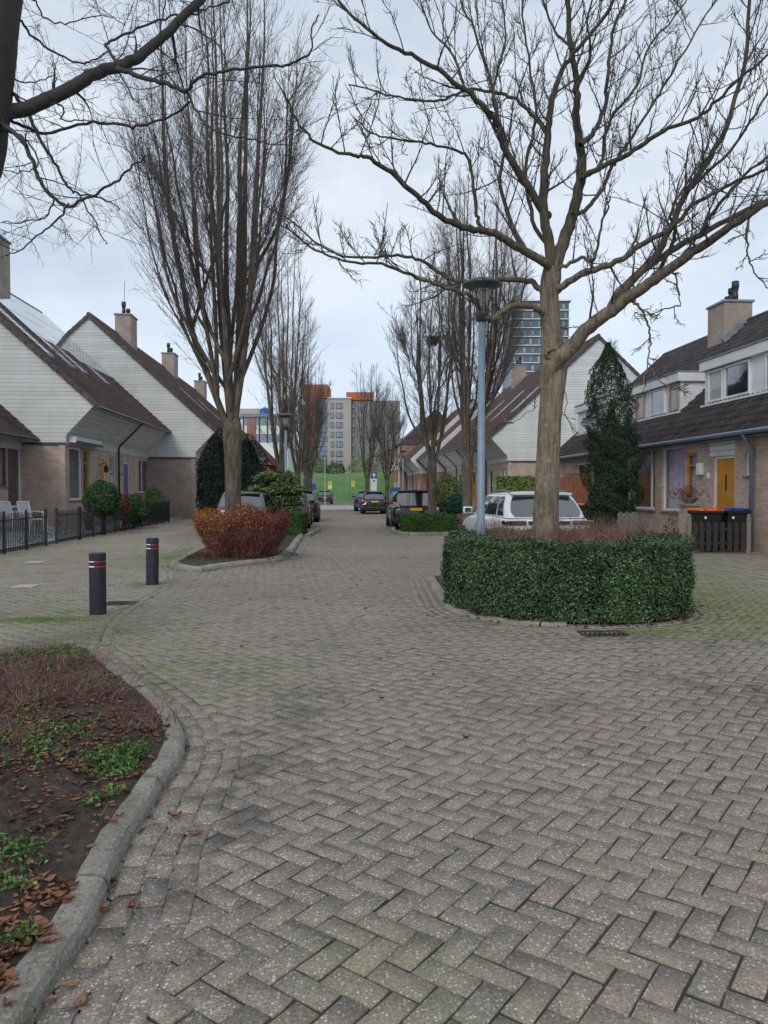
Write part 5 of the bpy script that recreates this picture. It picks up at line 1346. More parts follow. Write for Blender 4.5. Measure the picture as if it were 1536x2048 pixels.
tag(npmesh('fallen_leaves',*Vc,dead_leaf),kind='stuff',label='curled brown fallen leaves in the front bed and gutter',cat='leaves')
Vc=curled(ux,rng.uniform(.03,.06,len(ux))); tag(npmesh('fallen_leaves',*Vc,russet_leaf),kind='stuff',label='red brown leaf litter under the hedge and orange shrub',cat='leaves')
# dead straw and sticks in the bed
Ps=scatter(700,lambda:(random.uniform(-4.3,-1),random.uniform(1.5,6.8)),.2); Ps[:,2]+=.015
V,Fq=blades(Ps,rng.normal(0,1,(700,3))*[1,1,.15],rng.uniform(.03,.16,700),.0013); tag(npmesh('straw',V,Fq,M('pale_dead_stalks',(.38,.28,.17),rough=.9)),kind='stuff',label='pale dead stalks lying on the soil',cat='straw')
# clods
b=MB()
Ps=scatter(7000,lambda:(random.uniform(-4.0,-.9),random.uniform(1.2,6.8)),.18)
for x,y,z in Ps:
    r=random.uniform(.006,.026)*(2 if random.random()<.05 else 1); b.add([(x+random.gauss(0,.3)*r+r*q[0],y+random.gauss(0,.3)*r+r*q[1],z+r*.6*q[2]) for q in ((1,0,0),(-1,0,0),(0,1,0),(0,-1,0),(0,0,1),(0,0,-1))],[(0,2,4),(2,1,4),(1,3,4),(3,0,4),(2,0,5),(1,2,5),(3,1,5),(0,3,5)])
tag(b.build('soil_clods',soil_mat),kind='stuff',label='dark crumbly soil clods in the front bed',cat='soil')
# moss tufts and grass at bollards, grate and joints
mp_=[]
for (x,y,sx,sy,n) in ((*G(90,1240),.55,.16,900),(*G(300,1168),.28,.14,350),(*G(345,1118),.5,.5,600),(*G(1253,1267),.10,.05,200),(*G(1420,1215),.7,.3,500),(*G(375,1100),.3,.9,500),(*G(590,1105),.1,.5,80)):
    mp_.append(np.stack([rng.normal(x,sx*.6,n),rng.normal(y,sy*.7,n),np.full(n,.0)],1))
mp_=np.concatenate(mp_); V,Fq=blades(mp_,rng.normal(0,.6,mp_.shape)+[0,0,1.],rng.uniform(.012,.04,len(mp_)),.0022)
tag(npmesh('grass',V,Fq,leafmat('moss_grass',[(.05,.12,.02),(.10,.20,.03),(.14,.24,.05)])),kind='stuff',label='short grass and moss growing in the paving joints',cat='grass')
# grass on the left island
ig=[];
while len(ig)<2500:
    x=random.uniform(-5,-2.2); y=random.uniform(14.4,19); 
    d=Vector((x,y)); 
    if min((d-p).length for p in IP)>.22 and (x>-4.6) and math.hypot((x+3.12)/1.1,(y-16.9)/.95)>.8 and y>14.75+abs(x+3.4)*.45: ig.append((x,y,.08))
ig=np.array(ig); V,Fq=blades(ig,rng.normal(0,.5,ig.shape)+[0,0,1.],rng.uniform(.02,.06,len(ig)),.003); tag(npmesh('grass',V,Fq,weed_leaf),kind='stuff',label='thin grass on the kerbed island around the orange shrub',cat='grass')
# ================= STREET FURNITURE AND VEHICLES =================
def at(px,Y): return (px-768)/F*Y
# bollards
def bollard(x,y,label,rz,tilt=(0,0)):
    e=thing('bollard',label,'bollard',(x,y,0),rz,'striped bollards by the pavement edge'); e.rotation_euler=(tilt[0],tilt[1],rz)
    r=.085; b=MB(); n=4
    def pr(z,k=1.0,ch=.03):
        q=r*k; c=ch*k; return [(q-c,-q,z),(q,-q+c,z),(q,q-c,z),(q-c,q,z),(-q+c,q,z),(-q,q-c,z),(-q,-q+c,z),(-q+c,-q,z)]
    def stack(b,zs):
        o=len(b.v)
        for z,k in zs: b.v+=pr(z,k)
        for i in range(len(zs)-1):
            for j in range(8): b.f.append((o+i*8+j,o+i*8+(j+1)%8,o+(i+1)*8+(j+1)%8,o+(i+1)*8+j))
        b.f.append(tuple(o+j for j in range(7,-1,-1))); b.f.append(tuple(o+(len(zs)-1)*8+j for j in range(8)))
    stack(b,[(0,1),(.585,1),(.59,.96),(.612,.96),(.617,1),(.648,1),(.653,.96),(.672,.96),(.677,1),(.755,1),(.768,.93)])
    b.build('post',bollard_mat,e)
    for z0,z1 in ((.592,.610),(.655,.670)):
        w_=MB(); o=0
        lo=pr(z0,.985); hi=pr(z1,.985)
        for j in (6,7,5,4): w_.add([lo[j],lo[(j+1)%8],hi[(j+1)%8],hi[j]],[(0,1,2,3)])
        w_.build('white_band',white_flat,e)
        w_=MB()
        for j in (0,1,2,3): w_.add([lo[j],lo[(j+1)%8],hi[(j+1)%8],hi[j]],[(0,1,2,3)])
        # red starts half way round the front face
        w_.add([(0.0,lo[7][1]-.0015,z0),(lo[0][0],lo[0][1]-.0015,z0),(hi[0][0],hi[0][1]-.0015,z1),(0.0,hi[7][1]-.0015,z1)],[(0,1,2,3)])
        w_.build('red_band',red_flat,e)
    return e
x,y=G(190,1231); bollard(x,y+.1,'scuffed dark blue striped bollard nearest the front bed, larger in view',-.12)
x,y=G(301,1171); bollard(x,y+.1,'dark blue striped bollard nearer the kerbed island, smaller in view',-.10,(0,.012))
# lamp posts
def lamp(x,y,h,label,r=.058,par=None):
    e=thing('street_lamp',label,'street lamp',(x,y,0),0,'blue grey street lamps'); k=1.0
    b=MB(); b.tube([(0,0,0),(0,0,.9),(0,0,.92),(0,0,h-.62)],[r*1.12,r*1.12,r,r*.78],16); b.build('post',lamp_mat,e,smooth=True)
    b=MB(); b.lathe([(.055,h-.62),(.085,h-.60),(.095,h-.50),(.09,h-.47)],(0,0,0),18); b.build('collar',lamp_dark,e,smooth=True)
    b=MB(); b.lathe([(.062,h-.47),(.072,h-.40),(.125,h-.19),(.13,h-.175)],(0,0,0),24); b.build('lens',lamp_glass,e,smooth=True)
    b=MB(); b.lathe([(.035,h-.47),(.035,h-.26),(.015,h-.24)],(0,0,0),10); b.build('bulb_holder',white_paint,e,smooth=True)
    b=MB(); b.lathe([(.12,h-.174),(.20,h-.15),(.265,h-.115),(.27,h-.10),(.25,h-.07),(.17,h-.03),(.07,h-.006),(.0,h)],(0,0,0),36); b.build('hood',lamp_dark,e,smooth=True)
    for a in range(3):
        q=a*2.094+.5; b=MB(); b.tube([(.07*math.cos(q),.07*math.sin(q),h-.48),(.15*math.cos(q),.15*math.sin(q),h-.16)],.006,5); b.build('stay',lamp_dark,e)
    return e
lx=at(962,10.9); lamp(lx,10.9,4.55,'blue grey street lamp with flat round head standing in the round hedge')
lamp(at(572,28.4),28.4,4.4,'street lamp behind the small clipped hedge on the left of the street')
lamp(at(806,56),56,4.5,'distant street lamp in front of the red brick houses on the right')

# --- writing as mesh
def text(s,size,mat,par,loc,rot,name='lettering',ext=.002,align='CENTER'):
    c=bpy.data.curves.new(name,'FONT'); c.body=s; c.size=size; c.align_x=align; c.align_y='CENTER'; c.extrude=ext
    o=bpy.data.objects.new(name,c); COL.objects.link(o); o.data.materials.append(mat); o.parent=par; o.location=loc; o.rotation_euler=rot; return o
# --- cars: x right, y forward from the rear bumper, built as lofted shells
tail_dark=glassmat('smoked_red_tail_lamp',(.07,.006,.010))
import bmesh
def car(name,label,cat_,x,y,yaw,L,W,H,body,kind='suv',plate=None,group='parked cars'):
    e=thing(name,label,cat_,(x,y,0),yaw,group); hw=W/2
    sz=H/1.5
    bl=.60*H; hood=.62*H
    st=[(0,.30,.52*H,.86),(.06,.22,.585*H,.95),(.35,.20,.60*H,.985),(.9,.20,.605*H,1),(L*.5,.20,.60*H,1),(L*.72,.20,.595*H,.99),(L*.80,.20,.575*H,.98),(L*.93,.22,.52*H,.93),(L-.04,.25,.46*H,.82),(L,.30,.40*H,.72)]
    kz=1.0 if kind=='boxy' else (1.13 if kind=='suv' else 1.09)
    st=[(a_,b_,c_*(kz if .04<a_<L*.75 else (1.06 if kz>1 else 1)),d_) for a_,b_,c_,d_ in st]
    b=MB(); m=0
    for (yy,zb,zt,k) in st:
        w=hw*k; ring=[(0,zb),(w*.80,zb),(w*.96,zb+.08),(w,zb+.22),(w*1.0,zt-.20),(w*.975,zt-.05),(w*.90,zt),(0,zt+.015)]
        full=[(a,c) for a,c in ring]+[(-a,c) for a,c in ring[-2:0:-1]]
        m=len(full); b.v+=[(a,yy,c) for a,c in full]
    for i in range(len(st)-1):
        for j in range(m): b.f.append((i*m+j,i*m+(j+1)%m,(i+1)*m+(j+1)%m,(i+1)*m+j))
    b.f.append(tuple(range(m))[::-1]); b.f.append(tuple((len(st)-1)*m+j for j in range(m)))
    b.build('body',body,e,smooth=True,sub=1)
    # greenhouse: lower and upper loops
    if kind=='boxy': rb,rt,ft,fb=.10,.24,.60*L,.74*L
    elif kind=='estate': rb,rt,ft,fb=.12,.55,.52*L,.72*L
    elif kind=='suv': rb,rt,ft,fb=.14,.60,.50*L,.72*L
    else: rb,rt,ft,fb=.12,.50,.50*L,.70*L
    zb=.585*H*kz; zt=H-.05; wb=hw*.90; wt=hw*.72 if kind!='boxy' else hw*.82
    def P(u,v,side):      # u 0..1 rear->front, v 0..1 bottom->top on a side
        yb=rb+(fb-rb)*u; yt=rt+(ft-rt)*u; bulge=.03*math.sin(math.pi*v)+.02*math.sin(math.pi*u)
        return (side*((wb+(wt-wb)*v)+bulge), yb+(yt-yb)*v, zb+(zt-zb)*v)
    b=MB(); nu=8; nv=4
    for side in (1,-1):
        o=len(b.v)
        for i in range(nu+1):
            for j in range(nv+1): b.v.append(P(i/nu,j/nv,side))
        for i in range(nu):
            for j in range(nv): a=o+i*(nv+1)+j; b.f.append((a,a+nv+1,a+nv+2,a+1))
    def end(u):
        o=len(b.v)
        for j in range(nv+1):
            A_=Vector(P(u,j/nv,1)); B_=Vector(P(u,j/nv,-1))
            for i in range(7):
                q=A_.lerp(B_,i/6); q.y+=(-.05 if u==0 else .07)*math.sin(math.pi*i/6); b.v.append(tuple(q))
        for j in range(nv):
            for i in range(6): a=o+j*7+i; b.f.append((a,a+1,a+8,a+7))
    end(0); end(1)
    o=len(b.v)
    for i in range(nu+1):
        A_=Vector(P(i/nu,1,1)); B_=Vector(P(i/nu,1,-1)); u=i/nu
        for j in range(7):
            q=A_.lerp(B_,j/6); q.z+=.05*math.sin(math.pi*j/6)*(.5+.5*math.sin(math.pi*u)); q.y+=((-.05)*(1-u)+(.07)*u)*math.sin(math.pi*j/6)*(1 if i in (0,nu) else 0); b.v.append(tuple(q))
    for i in range(nu):
        for j in range(6): a=o+i*7+j; b.f.append((a,a+7,a+8,a+1))
    co_=b.build('cabin',body,e,smooth=True)
    bm_=bmesh.new(); bm_.from_mesh(co_.data); bmesh.ops.remove_doubles(bm_,verts=bm_.verts,dist=.03); bmesh.ops.recalc_face_normals(bm_,faces=bm_.faces); bm_.to_mesh(co_.data); bm_.free()
    co_.data.shade_smooth(); sb_=co_.modifiers.new('sub','SUBSURF'); sb_.levels=1; sb_.render_levels=2
    # glass, proud of the shell
    def side_glass(u0,u1,v0,v1,side):
        g=MB(); n1,n2=6,4
        for i in range(n1+1):
            for j in range(n2+1):
                cu=u0+(u1-u0)*i/n1; cv=v0+(v1-v0)*j/n2
                q=Vector(P(cu,cv,side)); q.x+=side*.007; g.v.append(tuple(q))
        for i in range(n1):
            for j in range(n2): a=i*(n2+1)+j; g.f.append((a,a+n2+1,a+n2+2,a+1))
        return g
    for side in (1,-1):
        for (u0,u1) in ((.06,.20),(.235,.55),(.58,.93)) if kind!='boxy' else ((.06,.25),(.29,.58),(.61,.93)):
            side_glass(u0,u1,.10,.88,side).build('side_window',car_glass,e,smooth=True)
    g=MB()
    for j in range(5):
        v=.06+.82*j/4; A_=Vector(P(0,v,1)); B_=Vector(P(0,v,-1))
        for i in range(9):
            t=.06+.88*i/8; t=.5+(t-.5)*(1-.10*((j/4-.0)<.01)-.05*(j==4)); q=A_.lerp(B_,t); q.y+=-.05*math.sin(math.pi*t)-.012; g.v.append(tuple(q))
    for j in range(4):
        for i in range(8): a=j*9+i; g.f.append((a,a+1,a+10,a+9))
    rw=g.build('rear_window',car_glass,e,smooth=True)
    g=MB(); g.tube([(.05,rb+.0,zb+.11),(-.28,rb+.03,zb+.13)],.010,5); g.build('wiper',black_plastic,rw)
    g=MB()
    for j in range(5):
        v=.08+.84*j/4; A_=Vector(P(1,v,1)); B_=Vector(P(1,v,-1))
        for i in range(9):
            t=.06+.88*i/8; q=A_.lerp(B_,t); q.y+=.07*math.sin(math.pi*t)+.012; g.v.append(tuple(q))
    for j in range(4):
        for i in range(8): a=j*9+i; g.f.append((a,a+9,a+10,a+1))
    g.build('windscreen',car_glass,e,smooth=True)
    sp=MB(); sp.prism([(-wt*.93,zt-.03),(-wt*.93,zt+.01),(0,zt+.05),(wt*.93,zt+.01),(wt*.93,zt-.03)],rt-.17,rt+.1); sp.build('roof_spoiler',body if kind!='boxy' else black_plastic,e,bevel=.012)
    if kind in ('suv','boxy','estate'):
        for side in (1,-1):
            r=MB(); pts=[(side*(wt-.06),rt+.10,zt+.02),(side*(wt-.06),rt+.25,zt+.055),(side*(wt-.06),(rt+ft)/2,zt+.065),(side*(wt-.06),ft-.25,zt+.05),(side*(wt-.06),ft-.08,zt+.02)]; r.tube(pts,.017,6); r.build('roof_rail',zinc_mat if body is car_white else black_plastic,e,smooth=True)
    # wheels
    R=.33*sz if kind!='boxy' else .35
    for side in (1,-1):
        for wy in (.78,L-.85):
            a=MB(); a.tube([(side*(hw-.26),wy,R+.01),(side*(hw+.008),wy,R+.01)],R+.055,28); a.build('wheel_arch',black_plastic,e)
            wh=MB(); pts=[(side*(hw-.24),wy,R),(side*(hw-.21),wy,R),(side*(hw-.02),wy,R),(side*(hw+.018),wy,R)]
            wh.tube(pts,[R-.04,R,R,R-.025],28); we=wh.build('wheel',tyre_mat,e,smooth=False)
            ri=MB(); ri.tube([(side*(hw+.019),wy,R),(side*(hw+.026),wy,R)],[R*.66,R*.64],24); rr=ri.build('rim',rim_mat,we)
            sp_=MB()
            for q in range(5):
                aa=q*1.2566+.3; aa2=aa+.35
                sp_.add([(side*(hw+.028),wy+R*.2*math.cos(aa+.17),R+R*.2*math.sin(aa+.17)),(side*(hw+.028),wy+R*.58*math.cos(aa),R+R*.58*math.sin(aa)),(side*(hw+.028),wy+R*.58*math.cos(aa2+.2),R+R*.58*math.sin(aa2+.2))],[(0,1,2)])
            sp_.build('rim_opening',black_plastic,rr)
    # rear details
    bp=MB(); bp.box(-hw*.86,hw*.86,-.035,.12,.24,.46); bp.build('bumper',black_plastic if kind in('boxy','suv') else body,e,bevel=.04)
    for side in (1,-1):
        t_=MB()
        if kind=='boxy':
            t_.box(side*(hw*.97),side*(hw*.66),-.015,.14,.86,1.08); tl=t_.build('tail_light',tail_red,e,bevel=.02)
            t2=MB(); 
            for q in (1,-1):
                t2.add([(side*hw*.92,-.018,.97+q*.085),(side*hw*.92,-.018,.97+q*.06),(side*hw*.71,-.018,.97-q*.085),(side*hw*.71,-.018,.97-q*.06)],[(0,1,3,2)])
            t2.build('light_cross',white_flat,tl)
        elif kind=='suv':
            t_.box(side*(hw*.985),side*(hw*.50),-.012,.22,.575*H,.635*H); t_.build('tail_light',tail_dark,e,bevel=.02)
        else:
            t_.add([(side*hw*1.0,.02,.40*H),(side*hw*.70,-.03,.43*H),(side*hw*.66,-.03,.55*H),(side*hw*.99,.02,.64*H),(side*hw*1.01,.30,.44*H),(side*hw*1.0,.34,.60*H)],[(0,1,2,3),(0,3,5,4)]); t_.build('tail_light',tail_red,e)
    if kind=='suv':
        t_=MB(); t_.box(-hw*.449,hw*.449,-.016,.2,.585*H,.625*H); t_.build('light_bar',black_plastic,e,bevel=.008)
    for side in (1,-1):
        mr=MB(); ym=fb-.35; mr.box(side*(wb+.03),side*(wb+.24),ym,ym+.10,zb+.02,zb+.17); mo=mr.build('mirror',black_plastic if kind=='boxy' else body,e,bevel=.03)
        gg=MB(); gg.box(side*(wb+.06),side*(wb+.21),ym-.006,ym-.001,zb+.045,zb+.145); gg.build('mirror_glass',car_glass,mo)
        hd_=MB(); hd_.tube([(side*(hw+.005),L*.36,.52*H),(side*(hw+.03),L*.36+.02,.525*H),(side*(hw+.03),L*.36+.18,.53*H),(side*(hw+.005),L*.36+.20,.53*H)],.014,5); hd_.build('door_handle',body,e)
        for yy in (L*.30,L*.52): 
            dl=MB(); dl.box(side*(hw*1.0+.001),side*(hw*.99),yy,yy+.008,.30,.55*H); dl.build('door_gap',black_plastic,e)
    if plate is not None:
        p=MB(); pz=plate; p.box(-.26,.26,-.050,-.036,pz-.056,pz+.056); po=p.build('number_plate',plate_mat,e,bevel=.004)
        q=MB(); q.box(-.26,-.215,-.0525,-.0502,pz-.056,pz+.056); q.build('country_strip',plate_blue,po)
    return e
car_white=paint('white_car_paint',(.72,.74,.76)); car_black=paint('black_car_paint',(.012,.013,.015),.2); car_blue=paint('blue_car_paint',(.02,.10,.22)); car_dark=paint('dark_blue_car_paint',(.02,.025,.035),.2); car_grey=paint('grey_car_paint',(.10,.105,.12))
X,Y=at(1100,14.5),14.5; car('parked_car','white car with full width tail light bar and roof rails behind the round hedge','car',X,Y,TH+.06,4.2,1.80,1.53,car_white,'suv',plate=.62)
car('parked_car','black boxy off road car behind the clipped hedge on the right','car',at(831,29.6),29.6,TH,4.2,1.78,1.56,car_black,'boxy',plate=.80)
car('parked_car','small black hatchback with yellow plate on the right, beyond the boxy black car','car',at(749,49),49,TH,3.9,1.60,1.45,car_black,'hatch',plate=.80)
car('parked_car','blue car partly hidden ahead of the small black hatchback','car',at(733,55.5),55.5,TH,4.0,1.65,1.50,car_blue,'hatch',plate=.8)
car('parked_car','dark grey car behind the orange shrub on the left','car',at(480,25.4),25.4,TH*.5,4.2,1.80,1.50,car_grey,'hatch',plate=.6)
car('parked_car','black car nearest behind the layered shrub, left side','car',-3.86,30.3,TH,4.3,1.80,1.50,car_black,'hatch',plate=.7)
car('parked_car','second black car of the left row, ahead of the first','car',-4.0,36.2,TH,4.4,1.80,1.55,car_black,'suv',plate=.7)
car('parked_car','lone dark car across the crossing in front of the grass dike','car',at(649,84),84,TH*1.2,4.2,1.80,1.5,car_dark,'hatch',plate=.7)

# --- black railings on the left
def railing(s0,s1,l,label,h=.92,step=.105,posts=1.35,z=0):
    xx,yy=WX(l,s0); e=thing('railing',label,'railing',(xx,yy,z),TH,'black railings of the left front gardens'); L=s1-s0
    b=MB()
    n=int(L/step)
    for i in range(1,n): b.tube([(0,i*step,.06),(0,i*step,h+ (.06 if i%2 else .0))],.011,4)
    b.build('bars',black_metal,e)
    b=MB(); b.box(-.015,.015,0,L,.10,.13); b.box(-.015,.015,0,L,h-.12,h-.09); b.build('rails',black_metal,e)
    k=max(1,round(L/posts))
    for i in range(k+1):
        yy=L*i/k; b=MB(); b.box(-.03,.03,yy-.03,yy+.03,0,h+.06); b.lathe([(.03,h+.06),(.042,h+.085),(.03,h+.115),(.0,h+.13)],(0,yy,0),8); b.build('post',black_metal,e)
    return e
LF=-7.95
sA=FA(LF,92,1080)[0]; sB=FA(LF,113,1080)[0]; sC=FA(LF,158,1070)[0]; sD=FA(LF,338,1040)[0]
railing(sA-6.75,sA,LF,'black garden railing at the left edge, in front of the white chairs')
railing(sB,sC,LF,'short black railing with a thick end post, right of the garden entrance')
railing(sC+.12,sD,LF,'long black railing running in front of the green bushes')
# sloping garden paving behind the railings
b=MB(); 
pts=[(LF-.15,15,.012),(LF-.15,41.5,.012),(-10.35,41.5,.20),(-10.35,15,.20),(-13.4,41.5,.20),(-13.4,15,.20)]
def w3(l,s,z): q=WX(l,s); return (q[0],q[1],z)
b.v=[w3(*p) for p in pts]; b.f=[(0,1,2,3),(3,2,4,5)]
gp_=M('grey_garden_slabs',(.25,.26,.27),(.18,.185,.19),rough=.85,vs=1.5,bs=40); struct(b.build('garden_paving',gp_))
b=MB(); b.v=[w3(LF-.16,15,-.02),w3(LF-.16,41.5,-.02),w3(LF-.16,41.5,.09),w3(LF-.16,15,.09),w3(LF-.24,15,.09),w3(LF-.24,41.5,.09)]; b.f=[(0,1,2,3),(3,2,5,4)]; struct(b.build('garden_edging',kerb_mat))
# planting strips of soil and low ivy
for (l0,s0,n_,lab,lf,sc0) in ((-9.3,35.5,2600,'low dark ground cover along the brick wall of the second gable',shrub_leaf,.05),(-8.6,24.0,1500,'low green ground cover behind the railing',hedge_leaf,.05)):
    P=np.stack([rng.normal(l0,.55,n_),rng.normal(s0,2.4,n_),rng.uniform(.10,.28,n_)],1); P=P[(P[:,0]<LF-.2)&(P[:,1]<41.5)]
    Wp=np.stack([P[:,0]*CT-P[:,1]*ST,P[:,0]*ST+P[:,1]*CT,P[:,2]],1); V,Fq=leaf_cloud(Wp,np.tile([0,0,1.],(len(Wp),1)),rng.uniform(.5,1.3,len(Wp))*sc0,flop=.7); tag(npmesh('ground_cover',V,Fq,lf),kind='stuff',label=lab,cat='plants')
# planter at the end of the railing
x,y=at(318,39.5),39.5; e=thing('planter','black rectangular planter with thin twigs at the end of the railing','planter',(x,y,0),TH)
b=MB(); b.box(-.5,.5,-.25,.25,0,.05); b.box(-.5,-.46,-.25,.25,.05,.55); b.box(.46,.5,-.25,.25,.05,.55); b.box(-.46,.46,-.25,-.21,.05,.55); b.box(-.46,.46,.21,.25,.05,.55); b.box(-.52,.52,-.27,-.20,.551,.60); b.build('box',black_plastic,e)
b=MB(); b.box(-.45,.45,-.2,.2,.4,.5); b.build('soil',soil_mat,e)
P=np.stack([rng.uniform(-.4,.4,160),rng.uniform(-.18,.18,160),np.full(160,.5)],1); V,Fq=blades(P,rng.normal(0,.35,(160,3))+[0,0,1.],rng.uniform(.3,1.0,160),.006); npmesh('twigs',V,Fq,twig_grey,e)
# white garden chairs
def chair(x,y,rz,label):
    e=thing('garden_chair',label,'chair',(x,y,.17),rz,'white garden chairs'); t=.022
    for sx in (-1,1):
        b=MB(); b.tube([(sx*.27,-.27,0),(sx*.27,-.25,.62)],t,6); b.build('leg',white_paint,e,smooth=True)
        b=MB(); b.tube([(sx*.27,.30,0),(sx*.27,.22,.42),(sx*.25,.36,.98)],t,6); b.build('leg',white_paint,e,smooth=True)
        b=MB(); b.tube([(sx*.28,-.29,.62),(sx*.28,.0,.64),(sx*.27,.28,.64)],t*1.1,6); b.build('arm',white_paint,e,smooth=True)
    b=MB(); b.box(-.26,.26,-.27,.24,.40,.425); b.build('seat',sling,e,bevel=.008)
    b=MB(); b.add([(-.24,.23,.44),(.24,.23,.44),(.24,.37,.98),(-.24,.37,.98),(-.24,.245,.44),(.24,.245,.44),(.24,.385,.98),(-.24,.385,.98)],[(0,1,2,3),(7,6,5,4),(0,4,5,1),(1,5,6,2),(2,6,7,3),(3,7,4,0)]); b.build('backrest',sling,e)
    b=MB(); b.tube([(-.25,.375,.985),(.25,.375,.985)],t,6); b.build('top_rail',white_paint,e,smooth=True)
sling=M('pale_grey_sling_fabric',(.50,.52,.53),rough=.9,vs=30)
chair(at(24,25.5),25.5,-1.9+math.pi,'white garden chair at the left edge, behind the railing'); chair(at(62,26.0),26.0,-1.9+math.pi,'white garden chair nearer the brick corner, behind the railing')
b=MB(); e=thing('garden_table','low white garden table between the white chairs','table',(at(76,25.2),25.2,.17)); b.box(-.25,.25,-.2,.2,.40,.43); b.build('table_top',white_paint,e,bevel=.01)
for sx,sy in ((-1,-1),(1,-1),(1,1),(-1,1)): b=MB(); b.tube([(sx*.22,sy*.17,0),(sx*.22,sy*.17,.4)],.018,6); b.build('leg',white_paint,e)
# pots
for (px,Y,r,h,lab,mt) in ((178,27.8,.16,.32,'dark flower pot left of the round bush stem',black_plastic),(234,28.5,.17,.28,'pale pot behind the railing by the low bush',kerb_mat),(404,52,.3,.5,'dark bike shaped clutter pot by the second gable corner',black_plastic)):
    if px==404: continue
    e=thing('flower_pot',lab,'pot',(at(px,Y),Y,.1)); b=MB(); b.lathe([(r*.7,0),(r,h),(r*1.08,h),(r*1.08,h+.03),(r*.9,h+.03),(r*.88,h-.04),(.01,h-.04)],(0,0,0),16); b.build('pot',mt,e,smooth=False)
    P=rng.normal(0,.10,(260,3))*[1,1,.8]+[0,0,h+.13]; V,Fq=leaf_cloud(P,P,.06,flop=1); npmesh('leaves',V,Fq,shrub_leaf,e)
# grates and slabs
def grate(px,py,w,d,rz,label):
    x,y=G(px,py); e=thing('drain_grate',label,'drain',(x,y,0),rz); b=MB(); t=.03
    for q in ((-w/2,w/2,-d/2,-d/2+t),(-w/2,w/2,d/2-t,d/2),(-w/2,-w/2+t,-d/2+t,d/2-t),(w/2-t,w/2,-d/2+t,d/2-t)): b.box(*q,-.01,.012)
    b.build('frame',lead_dark,e)
    b=MB(); n=8
    for i in range(n):
        xx=-w/2+t+(w-2*t)*(i+.5)/n; b.beam((xx-.02,-d/2+t,.008),(xx+.02,d/2-t,.008),.016,.012)
    b.build('slats',lead_dark,e); b=MB(); b.box(-w/2+t,w/2-t,-d/2+t,d/2-t,.0015,.003); b.build('shaft_shade',shaft_shade_mat,e)  # flat black sheet: shade of the open shaft put in as colour
lead_dark=M('rusty_cast_iron',(.06,.05,.05),(.035,.03,.03),rough=.7)
grate(1205,1268,.48,.30,.05,'cast iron drain grate in front of the round hedge'); grate(243,1207,.42,.34,.1,'flat drain grate between the two bollards')
for (px,py,lab) in ((50,1173,'pale paving slab on the left pavement, the nearer one'),(70,1125,'pale paving slab on the left pavement, the farther one')):
    x,y=G(px,py); l,s=LS(x,y); b=MB(); b.box(-.17,.17,-.15,.15,-.005,.012); o_=b.build('paving_slab',slab_white); o_.location=(x,y,0); o_.rotation_euler=(0,0,TH); tag(o_,lab,'paving slab')
# --- right side front garden things
def bin_(x,y,rz,lidmat,label):
    e=thing('wheelie_bin',label,'wheelie bin',(x,y,0),rz,'black wheelie bins with coloured lids'); b=MB()
    def ring(w,d,z,dy=0): return [(-w/2,-d/2+dy,z),(w/2,-d/2+dy,z),(w/2,d/2+dy,z),(-w/2,d/2+dy,z)]
    rs=[ring(.48,.52,.06),ring(.56,.64,.95,.02),ring(.62,.72,.96,.02),ring(.62,.72,1.02,.02)]
    b.v=[p for r in rs for p in r]; b.f=[(3,2,1,0),(12,13,14,15)]+[(i*4+j,i*4+(j+1)%4,(i+1)*4+(j+1)%4,(i+1)*4+j) for i in range(3) for j in range(4)]
    b.build('body',black_plastic,e,bevel=.03)
    l=MB(); rs=[ring(.64,.74,1.022,.02),ring(.64,.74,1.05,.02),ring(.56,.64,1.085,.03)]; l.v=[p for r in rs for p in r]; l.f=[(3,2,1,0),(8,9,10,11)]+[(i*4+j,i*4+(j+1)%4,(i+1)*4+(j+1)%4,(i+1)*4+j) for i in range(2) for j in range(4)]
    lo=l.build('lid',lidmat,e,bevel=.015)
    for sx in (-.18,.18): r=MB(); r.box(sx-.05,sx+.05,-.36,.30,1.06,1.092); r.build('lid_rib',lidmat,lo,bevel=.01)
    h=MB(); h.tube([(-.26,.40,1.03),(.26,.40,1.03)],.02,8); h.build('handle',black_plastic,e)
    for sx in (-.25,.25): w_=MB(); w_.tube([(sx-.03,.25,.10),(sx+.03,.25,.10)],.10,16); w_.build('wheel',tyre_mat,e)
    s_=MB(); s_.lathe([(.035,0),(.035,.003)],(0,0,0),14); so_=s_.build('sticker',white_flat,e); so_.location=(-.16,-.322,.86); so_.rotation_euler=(math.pi/2-.04,0,0)
orange_lid=M('orange_lid_plastic',(.70,.14,.025),(.60,.11,.02),rough=.5); blue_lid=M('blue_lid_plastic',(.02,.045,.28),rough=.5)
bin_(8.14,19.35,TH,orange_lid,'black wheelie bin with orange lid behind the dark picket fence'); bin_(8.84,19.38,TH,blue_lid,'black wheelie bin with blue lid beside the grey downpipe')
bin_(at(1172,26.5),26.5,.2,orange_lid,'black wheelie bin with orange lid half hidden by the tall conifer')
